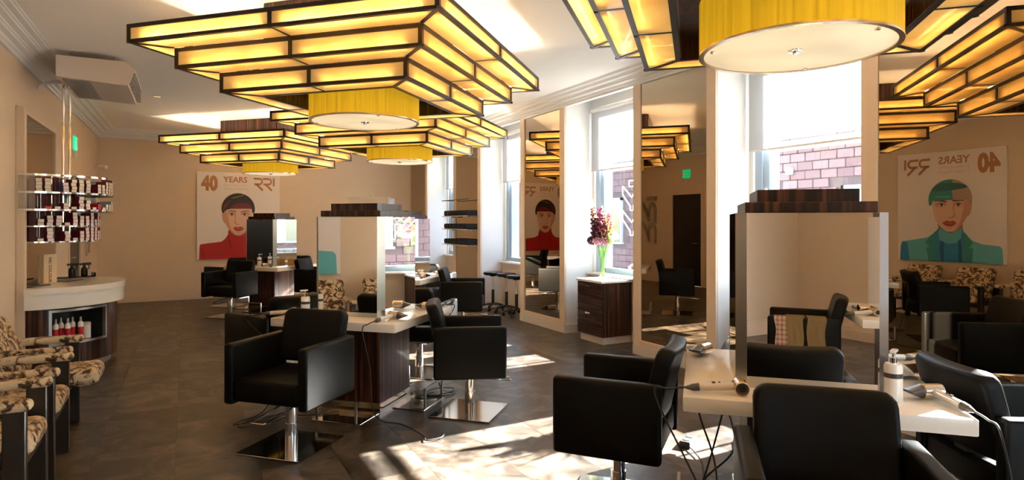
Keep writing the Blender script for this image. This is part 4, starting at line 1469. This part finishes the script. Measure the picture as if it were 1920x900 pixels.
def flowers(u_, seed, where):
    rn = random.Random(seed)
    x_, z_ = 4.63, .7785
    v = thing('glass_vase', 'clear tapered glass vase of green stems ' + where, 'vase', (x_, u_, z_))
    q = bmesh.new()
    lathe(q, [(0, 0), (.052, 0), (.050, .02), (.038, .08), (.040, .16), (.052, .28), (.066, .36), (.063, .36), (.049, .28), (.037, .16), (.034, .085), (.044, .03), (0, .025)], 28)
    part('vase_body', mesh(q, 'vase_glass'), v)
    b_ = thing('bouquet', 'purple and white flower bouquet in the vase ' + where, 'flowers', (x_, u_, z_ + .03))
    b_.scale = (1.28, 1.34, 1.18)
    heads = []
    for k in range(16):
        a = rn.uniform(0, 2 * PI)
        rr = rn.uniform(.0, .014)
        a2 = a + rn.uniform(-.5, .5)
        top = Vector((rn.uniform(.03, .09) * math.cos(a2), rn.uniform(.03, .11) * math.sin(a2), rn.uniform(.36, .48)))
        q = bmesh.new()
        tube(q, smooth_path([(rr * math.cos(a), rr * math.sin(a), 0), (rr * .8 * math.cos(a + .6), rr * .8 * math.sin(a + .6), .14), (top.x * .6, top.y * .6, .30), tuple(top)], 4), .0042, 6)
        part('stem', mesh(q, 'stem_green'), b_)
        heads.append(top)
    # magenta delphinium spikes
    for k, (dy, dx, h_, mat) in enumerate(((.10, -.02, .34, 'bloom_magenta'), (.045, .02, .30, 'bloom_dark'), (-.01, -.03, .33, 'bloom_magenta'), (.075, .05, .24, 'bloom_dark'), (.02, -.06, .22, 'bloom_dark'), (-.03, .03, .26, 'bloom_magenta'))):
        q = bmesh.new()
        for s in range(46):
            f = s / 45
            rad = .055 * (1 - .72 * f)
            a = s * 2.4
            ico(q, (dx * (.5 + f) + rad * math.cos(a), dy * (.7 + .5 * f) + rad * math.sin(a), .40 + f * h_ + rn.uniform(-.010, .010)), .024 * (1 - .45 * f), 1, (1, 1, .75))
        part('flower_spike', mesh(q, mat, 0), b_)
    for k, (dy, dx, mat) in enumerate(((.0, -.06, 'bloom_pink'), (-.05, -.02, 'bloom_pink'), (.10, -.05, 'bloom_dark'), (-.02, .05, 'bloom_pink'))):
        q = bmesh.new()
        for s in range(40):
            ph = math.acos(1 - 2 * (s + .5) / 40)
            a = s * 2.4
            ico(q, (dx + .045 * math.sin(ph) * math.cos(a), dy + .045 * math.sin(ph) * math.sin(a), .385 + .04 * math.cos(ph)), .013, 1)
        part('flower_head', mesh(q, mat, 0), b_)

    def leaf(p0, p1, p2, wd, mat, nm):
        P = smooth_path([p0, p1, p2], 6)
        q = bmesh.new()
        prev = None
        n_ = len(P)
        for i, c in enumerate(P):
            f = i / (n_ - 1)
            ww = wd * math.sin(PI * min(1, f * .93 + .05)) ** .7
            d = (P[min(i + 1, n_ - 1)] - P[max(i - 1, 0)]).normalized()
            s = d.cross(Vector((1, 0, .15))).normalized()
            up = s.cross(d)
            cur = [q.verts.new(c - s * ww), q.verts.new(c + up * ww * .25), q.verts.new(c + s * ww)]
            if prev:
                for j in (0, 1):
                    q.faces.new((prev[j], prev[j + 1], cur[j + 1], cur[j]))
            prev = cur
        bmesh.ops.solidify(q, geom=list(q.faces), thickness=.0015)
        part(nm, mesh(q, mat, 60), b_)
    leaf((0, .05, .40), (-.02, .10, .62), (-.03, .15, .84), .035, 'leaf_pale', 'calla_leaf')
    leaf((0, .0, .40), (.01, .02, .60), (-.01, .0, .76), .026, 'leaf_pale', 'calla_leaf')
    for (a, b2, c2, wd) in (((0, -.03, .38), (0, -.09, .55), (.0, -.16, .74), .010), ((0, -.03, .38), (.02, -.10, .50), (.03, -.22, .62), .009), ((.01, -.02, .38), (.02, -.07, .56), (.04, -.10, .70), .009),
                            ((0, -.03, .37), (-.02, -.12, .46), (-.03, -.25, .52), .009), ((0, -.02, .38), (-.01, -.06, .58), (-.03, -.09, .80), .008)):
        leaf(a, b2, c2, wd, 'leaf_green', 'blade_leaf')
    for (a, b2, c2, wd) in (((0, -.04, .36), (-.02, -.11, .40), (-.03, -.17, .34), .055), ((.02, -.03, .36), (.05, -.10, .44), (.06, -.17, .42), .05), ((0, .05, .36), (-.02, .13, .385), (-.03, .20, .36), .02)):
        leaf(a, b2, c2, wd, 'leaf_pale', 'broad_leaf')


flowers(6.22, 3, 'on the cabinet under the neon window')
flowers(3.54, 5, 'behind the nearest mirror station')

# ------------------------------------------------------------------ stools in the window recess
q = bmesh.new(); lathe(q, [(0, .60), (.15, .60), (.165, .615), (.165, .635), (.15, .65), (0, .655)], 32); ME['stool_seat'] = mesh(q, 'leather')
q = bmesh.new(); cyl(q, (0, 0, .34), (0, 0, .60), .014, n=14); ME['stool_rod'] = mesh(q, 'chrome')
q = bmesh.new(); cyl(q, (0, 0, .10), (0, 0, .35), .026, .024, n=14); lathe(q, [(0, .57), (.05, .575), (.06, .60), (0, .60)], 14); ME['stool_cover'] = mesh(q, 'black')
q = bmesh.new()
for k in range(5):
    a = 2 * PI * k / 5
    tube(q, [(0, 0, .11), (.10 * math.cos(a), .10 * math.sin(a), .10), (.21 * math.cos(a), .21 * math.sin(a), .07)], .02, 8, taper=.012)
ME['stool_star'] = mesh(q, 'black')
q = bmesh.new(); cyl(q, (-.012, 0, .027), (.012, 0, .027), .027, n=14); cyl(q, (0, 0, .03), (0, 0, .075), .006, n=8); ME['stool_wheel'] = mesh(q, 'black_gloss')
q = bmesh.new(); tube(q, [(.02, 0, .58), (.12, .02, .578), (.14, .02, .57)], .005, 6); ME['stool_lever'] = mesh(q, 'black')
for (x_, y_, rz, lab) in ((4.60, 9.28, 10, 'farthest of the three black roller stools under the window'), (4.66, 8.90, 40, 'middle one of the three black roller stools under the window'), (4.63, 8.50, 75, 'black roller stool closest to the tall bronze mirror')):
    o = thing('roller_stool', lab, 'stool', (x_, y_, 0), rz, 'black roller stools')
    part('seat', ME['stool_seat'], o); part('gas_rod', ME['stool_rod'], o); part('rod_cover', ME['stool_cover'], o)
    sb = part('star_base', ME['stool_star'], o)
    part('lever', ME['stool_lever'], o)
    for k in range(5):
        a = 2 * PI * k / 5
        part('caster', ME['stool_wheel'], sb, (.205 * math.cos(a), .205 * math.sin(a), 0), (0, 0, a + .6))

# ------------------------------------------------------------------ towel shelves on the far pier
ts = thing('towel_shelf', 'glass towel shelf rack in front of the far bronze mirror', 'shelf', (XR - .031, 10.17, 0))
for k, zz in enumerate((1.08, 1.36, 1.60)):
    q = bmesh.new(); rbox(q, -.20, -.002, -.52, .66, zz, zz + .008); part('glass_board', mesh(q, 'clear_acrylic', 0), ts)
    q = bmesh.new(); rbox(q, -.205, -.20, -.52, .66, zz - .004, zz + .012); part('edge_rail', mesh(q, 'chrome', 0), ts)
    for yy in (-.45, .45):
        q = bmesh.new(); cyl(q, (-.10, yy, zz - .01), (-.0, yy, zz - .01), .009, n=8); part('bracket', mesh(q, 'chrome'), ts)
q = bmesh.new(); tube(q, [(-.19, .70, 1.90), (-.19, -.55, 1.90)], .006, 8); tube(q, [(-.19, .70, 1.90), (-.001, .55, 1.90)], .006, 8); part('top_rail', mesh(q, 'black'), ts)
q = bmesh.new(); cyl(q, (0, -.09, .05), (0, .09, .05), .05, n=14)
for v in q.verts:
    v.co.z = .05 + (v.co.z - .05) * .96
ME['towel'] = mesh(q, 'towel_black')
for k, zz in enumerate((1.0885, 1.3685, 1.6085)):
    for j in range(9):
        tag_ = ['lowest', 'middle', 'top'][k]
        thing('rolled_towel', 'rolled black towel on the %s glass shelf, %s from the stools' % (tag_, ORD[j]), 'towel', (XR - .131, 10.17 - .46 + j * .125, zz + .002), 90 if True else 0, 'rolled black towels on the %s shelf' % tag_, ME['towel'])

# clear spray bottles on the sill of the last window and under the towels
q = bmesh.new(); lathe(q, [(0, 0), (.035, 0), (.037, .01), (.037, .14), (.014, .18), (.013, .20), (0, .20)], 14); ME['cb'] = mesh(q, 'clear_acrylic')
q = bmesh.new(); rbox(q, -.02, .06, -.011, .011, .20, .225, .004, 1); tube(q, [(.04, 0, .20), (.05, 0, .18), (.04, 0, .155)], .004, 6); ME['cbh'] = mesh(q, 'chrome')
for k in range(6):
    o = thing('clear_bottle', 'clear spray bottle on the last window sill, %s from the towel shelf' % ORD[k], 'spray bottle', (XW - .055, 10.92 + k * .20, SILL + .0005), 30 * k, 'clear spray bottles on the sill')
    part('bottle_body', ME['cb'], o); part('spray_head', ME['cbh'], o)

# ------------------------------------------------------------------ hair dryers, bottles and bits on the worktops


def dryer_meshes():
    q = bmesh.new(); lathe(q, [(.017, -.055), (.032, -.056), (.038, -.05), (.038, .045), (.034, .05), (.019, .05), (.019, -.055)], 28)
    q.transform(Matrix.Rotation(R(90), 4, 'X')); ME['dh'] = mesh(q, 'champagne')
    q = bmesh.new(); lathe(q, [(0, .047), (.018, .047), (.018, -.05), (0, -.05)], 20)
    q.transform(Matrix.Rotation(R(90), 4, 'X')); ME['dhi'] = mesh(q, 'black')
    q = bmesh.new(); cyl(q, (.03, 0, 0), (.205, 0, -.012), .020, .019, n=18); ME['dg'] = mesh(q, 'dryer_grey')
    q = bmesh.new(); cyl(q, (.205, 0, -.012), (.245, 0, -.016), .021, .018, n=18); cyl(q, (.245, 0, -.016), (.28, 0, -.018), .016, .006, n=14); ME['dt'] = mesh(q, 'dryer_dark')
    q = bmesh.new(); cyl(q, (.105, 0, .016), (.105, 0, .0205), .006, n=10); rbox(q, .125, .142, -.005, .005, .012, .0195); ME['db'] = mesh(q, 'dryer_dark')
    q = bmesh.new()
    A = [q.verts.new((.036 * math.cos(2 * PI * i / 20), .052, .036 * math.sin(2 * PI * i / 20))) for i in range(20)]
    B = [q.verts.new((.044 * (1 if math.cos(2 * PI * i / 20) > 0 else -1) * min(1, abs(math.cos(2 * PI * i / 20)) * 1.4), .125, .006 * math.sin(2 * PI * i / 20))) for i in range(20)]
    for i in range(20):
        j = (i + 1) % 20
        q.faces.new((A[i], A[j], B[j], B[i]))
    q.faces.new(A[::-1]); q.faces.new(B)
    ME['dn'] = mesh(q, 'dryer_dark')


dryer_meshes()
DS = .84
for key in ('dh', 'dhi', 'dg', 'dt', 'db', 'dn'):
    ME[key].transform(Matrix.Scale(DS, 4))


def dryer(k, lx, ly, az, label, cable, nozzle=True, z=.75, flip=False):
    """az: way the handle points in the station's own axes; cable: floor run in world metres"""
    wx, wy = to_world(k, lx, ly)
    o = thing('hair_dryer', label, 'hair dryer', (wx, wy, z + .0335), -45 + az, 'bronze hair dryers')
    hd_ = part('barrel', ME['dh'], o); part('air_inlet', ME['dhi'], hd_)
    hn = part('handle', ME['dg'], o); part('button', ME['db'], hn); part('handle_end', ME['dt'], o)
    if nozzle:
        nz = part('nozzle', ME['dn'], o)
        if flip:
            nz.rotation_euler = (0, 0, PI)
            hd_.rotation_euler = (0, 0, PI)
    if cable:
        a = R(az - 45)
        e0 = Vector((wx + .28 * DS * math.cos(a), wy + .28 * DS * math.sin(a), z + .0185))
        e1 = Vector((wx + .36 * math.cos(a), wy + .36 * math.sin(a), z - .03))
        pts = [e0, e0.lerp(e1, .5) + Vector((0, 0, .0135)), e1] + [Vector(c) for c in cable]
        q = bmesh.new()
        tube(q, smooth_path([p_ - Vector((wx, wy, z + .0335)) for p_ in pts], 7), .0042, 7)
        me = mesh(q, 'black')
        me.transform(Matrix.Rotation(-R(-45 + az), 4, 'Z'))
        part('cable', me, o)
    return o


dryer('A', -.30, -.43, 186, 'bronze hair dryer lying on the nearest worktop, its round inlet to the camera', [(1.93, 1.87, .30), (1.95, 1.90, .03), (2.1, 2.05, .0135), (2.35, 2.2, .0135)], nozzle=False)
dryer('A', .47, -.27, -72, 'gold-barrelled hair dryer with nozzle beside the white pump bottle', [(2.53, 1.03, .45), (2.62, 1.10, .10), (2.75, 1.3, .0135), (2.9, 1.5, .0135)], flip=True)
dryer('A', -.44, .36, 150, 'hair dryer on the far corner of the nearest worktop', None)
dryer('A', .42, .42, 20, 'dark hair dryer on the sunlit rear corner of the nearest worktop', None)
dryer('B', .42, -.33, -100, 'bronze hair dryer with nozzle on the middle worktop corner', [(1.16, 4.33, .45), (1.22, 4.40, .08), (1.40, 4.30, .0135), (1.45, 4.02, .0135), (1.44, 3.92, .0135), (1.55, 3.93, .0135), (1.60, 4.0, .0135)])
dryer('B', .45, .22, 74, 'hair dryer lying along the window edge of the middle worktop', [(1.98, 5.18, .40), (2.0, 5.1, .03), (2.04, 4.9, .0135), (1.8, 4.86, .0135), (1.72, 4.95, .0135), (1.9, 5.0, .0135)])
dryer('B', -.44, -.40, 200, 'pale handled hair dryer at the wall edge of the middle worktop', [(.66, 5.20, .40), (.55, 5.12, .04), (.35, 4.95, .0135), (.31, 4.88, .0135), (.5, 4.92, .0135), (.66, 5.02, .0135)])
dryer('C', .20, -.445, -20, 'hair dryer on the farthest worktop below the red poster', None)
dryer('C', .42, .15, 40, 'hair dryer on the window side of the farthest worktop', None)
dryer('C', -.42, -.30, 190, 'hair dryer at the wall edge of the farthest worktop', None)
dryer('D', .42, -.20, -70, 'hair dryer on the worktop of the half hidden station', None)
dryer('D', .45, .25, 60, 'second hair dryer further along the half hidden worktop', None)
dryer('E', -.40, .30, 160, 'bronze hair dryer on the worktop seen in the nearest mirror', None)
dryer('E', -.43, .10, 262, 'second hair dryer on the worktop seen in the nearest mirror', None)

q = bmesh.new(); lathe(q, [(0, 0), (.033, 0), (.035, .0135), (.035, .148), (.030, .158), (0, .158)], 24); ME['pb'] = mesh(q, 'white_gloss')
q = bmesh.new(); lathe(q, [(.0353, .10), (.0353, .12)], 24); ME['pl'] = mesh(q, 'slate_tray')
q = bmesh.new(); lathe(q, [(0, .158), (.014, .158), (.014, .182), (.006, .184), (.006, .203), (0, .203)], 14); ME['pc'] = mesh(q, 'chrome')
q = bmesh.new(); rbox(q, -.018, .045, -.012, .012, .201, .213, .004, 2); ME['pn'] = mesh(q, 'white_gloss')
for k, lx, ly, rz, lab in (('A', .305, -.352, 20, 'white pump bottle with dark label band on the nearest worktop'), ('B', -.32, -.40, 200, 'white pump bottle at the corner of the middle mirror'),
                           ('C', .10, -.44, 0, 'white pump bottle on the farthest worktop')):
    wx, wy = to_world(k, lx, ly)
    o = thing('pump_bottle', lab, 'bottle', (wx, wy, .7505), rz, 'white pump bottles')
    part('bottle_body', ME['pb'], o); part('label_band', ME['pl'], o); part('collar', ME['pc'], o); part('pump_head', ME['pn'], o)

# chrome tray with a clear ball stopper on top of the middle station
wx, wy = to_world('B', .02, .03)
o = thing('chrome_tray', 'shallow chrome tray on top of the middle mirror station', 'tray', (wx, wy, 1.6495), -30)
q = bmesh.new(); rbox(q, -.17, .17, -.12, .12, 0, .012); rbox(q, -.17, .17, -.12, -.114, .012, .055); rbox(q, -.17, .17, .114, .12, .012, .055); rbox(q, -.17, -.164, -.114, .114, .012, .055); rbox(q, .164, .17, -.114, .114, .012, .055)
part('tray_body', mesh(q, 'chrome', 0), o)
o = thing('glass_ball', 'little clear glass ball above the chrome tray on the middle station', 'ornament', (wx, wy, 1.6618))
q = bmesh.new(); lathe(q, [(0, 0), (.03, 0), (.03, .0135), (.006, .012), (.006, .045), (0, .045)], 16); part('stand', mesh(q, 'chrome'), o)
q = bmesh.new(); ico(q, (0, 0, .066), .022, 3); part('ball', mesh(q, 'vase_glass', 80), o)

# small card box on the farthest worktop
wx, wy = to_world('C', .43, -.02)
o = thing('card_box', 'small brown card box on the farthest worktop', 'box', (wx, wy, .7505), -30)
q = bmesh.new(); rbox(q, -.06, .06, -.05, .05, 0, .10, .002, 1); part('box_body', mesh(q, 'khaki'), o)
q = bmesh.new(); rbox(q, -.063, .063, -.053, .053, .10, .115, .002, 1); part('lid', mesh(q, 'khaki'), o)

# grey towel heaped on the sunlit rear corner of the nearest worktop
wx, wy = to_world('A', .43, .20)
q = bmesh.new()
g_ = bmesh.ops.create_grid(q, x_segments=26, y_segments=26, size=.5)
rn = random.Random(4)
ph = [(rn.uniform(8, 20), rn.uniform(8, 20), rn.uniform(0, 6), rn.uniform(.006, .014)) for _ in range(5)]
for v in q.verts:
    X_, Y_ = v.co.x * .20, v.co.y * .30
    hgt = .05 * max(0, 1 - (v.co.x / .5) ** 2) * max(0, 1 - (v.co.y / .5) ** 2) + sum(a4 * math.sin(a1 * X_ * 2 + a2 * Y_ * 2 + a3) for a1, a2, a3, a4 in ph) * .6
    v.co = Vector((X_, Y_, max(.004, hgt + .012)))
bmesh.ops.solidify(q, geom=list(q.faces), thickness=.003)
plain('towel_grey', (0.42, 0.42, 0.39), .95, bump=.5, bscale=200)
o = thing('grey_towel', 'crumpled grey towel on the rear of the nearest worktop', 'towel', (wx, wy, .7505), -45, None, mesh(q, 'towel_grey', 60))

# clothes over the arm of the chair behind the camera: the arm lies on the far (d) side of that chair


def drape(parent_chair, y0, y1, drop_out, drop_in, mat, name, label, cat, lift=.004, taper=0.0, seed=1):
    """cloth hung over the armrest nearer the mirror, in the chair's own axes"""
    rn_ = random.Random(seed)
    q_ = bmesh.new()
    xo, xi, zt = .316 + .006 + lift, .246 - .006 - lift, .716 + lift
    prof = [(xo + .006, zt - drop_out), (xo + .004, zt - drop_out * .66), (xo + .002, zt - drop_out * .33), (xo, zt - .03), (xo - .02, zt), (xi + .02, zt), (xi, zt - .03), (xi - .002, zt - drop_in)]
    P_ = smooth_path([(a, 0, b_) for a, b_ in prof], 4)
    ny = 14
    grid_ = []
    for i, c in enumerate(P_):
        rowv = []
        f = 1 - i / (len(P_) - 1)
        for j in range(ny + 1):
            s = j / ny
            yy = y0 + (y1 - y0) * s
            mid = (y0 + y1) / 2
            yy = mid + (yy - mid) * (1 - taper * max(0, f - .3))
            rip = .007 * math.sin(s * 9 + seed) * min(1, abs(i - len(P_) * .55) / 6) + .003 * math.sin(s * 23 + i)
            rowv.append(q_.verts.new((-c.x - abs(rip) * (1 if c.x > .28 else -1), yy + .006 * math.sin(i * .7 + seed), c.z)))
        grid_.append(rowv)
    for A_, B_ in zip(grid_, grid_[1:]):
        for j in range(ny):
            q_.faces.new((A_[j], A_[j + 1], B_[j + 1], B_[j]))
    bmesh.ops.solidify(q_, geom=list(q_.faces), thickness=.003)
    me = mesh(q_, mat, 60)
    o_ = thing(name, label, cat, (0, 0, 0), 0, None, me)
    o_.location = parent_chair.location
    o_.rotation_euler = (0, 0, parent_chair.rotation_euler.z + R(8))
    return o_


side = -1
for nm, y0, y1, do, di, mat, lab, cat, lift, tp, sd in (('plaid_shirt', -.22, -.06, .36, .12, 'plaid', 'red and yellow plaid shirt hanging over the reflected chair arm', 'shirt', .003, .35, 2),
                                                    ('trouser_leg', -.13, .01, .46, .12, 'khaki', 'khaki trousers hanging over the reflected chair arm', 'trousers', .012, .3, 3)):
    o = drape(chE, y0, y1, do, di, mat, nm if nm != 'trouser_leg' else 'trousers', lab, cat, lift, tp, sd)
    if nm == 'trouser_leg':
        l2 = drape(chE, .025, .17, .45, .12, mat, 'second_leg', '', '', lift, .2, 5)
        for key in ('label', 'category'):
            del l2[key]
        l2.parent = o
        l2.location = (0, 0, 0)
        l2.rotation_euler = (0, 0, 0)

# floor sockets and cables under the nearest worktop
o = thing('socket_block', 'black socket block on the sunlit floor behind the nearest worktop', 'socket', (2.98, 3.05, .0005), 30)
q = bmesh.new(); rbox(q, -.09, .09, -.035, .035, 0, .045, .004, 1); part('block', mesh(q, 'black'), o)
q = bmesh.new(); rbox(q, .088, .092, -.03, .03, .005, .04); part('switch', mesh(q, 'red', 0), o)
q = bmesh.new(); cyl(q, (-.04, 0, .045), (-.04, 0, .048), .022, n=16); cyl(q, (.03, 0, .045), (.03, 0, .048), .022, n=16); part('outlet', mesh(q, 'dryer_dark'), o)
wx, wy = to_world('A', -.375, -.12)
o = thing('tool_bin', 'black tool tray fixed under the nearest worktop', 'tray', (wx, wy, 0), -45)
q = bmesh.new(); rbox(q, -.10, .10, -.12, .12, .60, .607); rbox(q, -.10, -.094, -.12, .12, .607, .684); rbox(q, .094, .10, -.12, .12, .607, .684); rbox(q, -.094, .094, -.12, -.114, .607, .684); rbox(q, -.094, .094, .114, .12, .607, .684)
part('bin_body', mesh(q, 'black', 0), o)
for k, (pts, lab) in enumerate((
        ([(2.16, 1.98, .675), (2.2, 2.1, .40), (2.32, 2.3, .10), (2.5, 2.45, .0135), (2.8, 2.75, .0135), (2.93, 3.0, .02)], 'thin black cable hanging from the nearest worktop to the socket'),
        ([(2.20, 2.02, .675), (2.24, 2.0, .45), (2.2, 2.15, .25), (2.3, 2.25, .04), (2.45, 2.2, .0135), (2.35, 2.05, .0135), (2.2, 2.15, .0135), (2.3, 2.35, .0135), (2.5, 2.3, .0135)], 'tangled black cable under the nearest worktop'),
        ([(2.0, 1.99, .672), (2.01, 1.98, .62), (2.05, 1.93, .40), (2.04, 1.92, .03), (2.15, 2.1, .0135), (2.3, 2.2, .0135)], 'black cable falling straight beside the side-on chair'),
        ([(1.72, 4.98, .02), (1.85, 4.9, .0135), (2.05, 4.95, .0135), (2.1, 5.05, .0135), (1.95, 5.1, .0135), (1.8, 4.98, .0135), (1.98, 4.86, .0135), (2.12, 4.98, .0135)], 'coiled black cable on the floor by the middle footrest'),
        ([(1.05, 4.82, .02), (.85, 4.85, .0135), (.62, 4.98, .0135), (.40, 4.92, .0135), (.33, 4.82, .0135), (.5, 4.80, .0135), (.72, 4.92, .0135)], 'looped black cable on the floor behind the large front chair'))):
    base = Vector(pts[-1])
    q = bmesh.new(); tube(q, smooth_path([Vector(p_) - base for p_ in pts], 7), .0045, 7)
    thing('power_cable', lab, 'cable', base, 0, 'black power cables', mesh(q, 'black'))
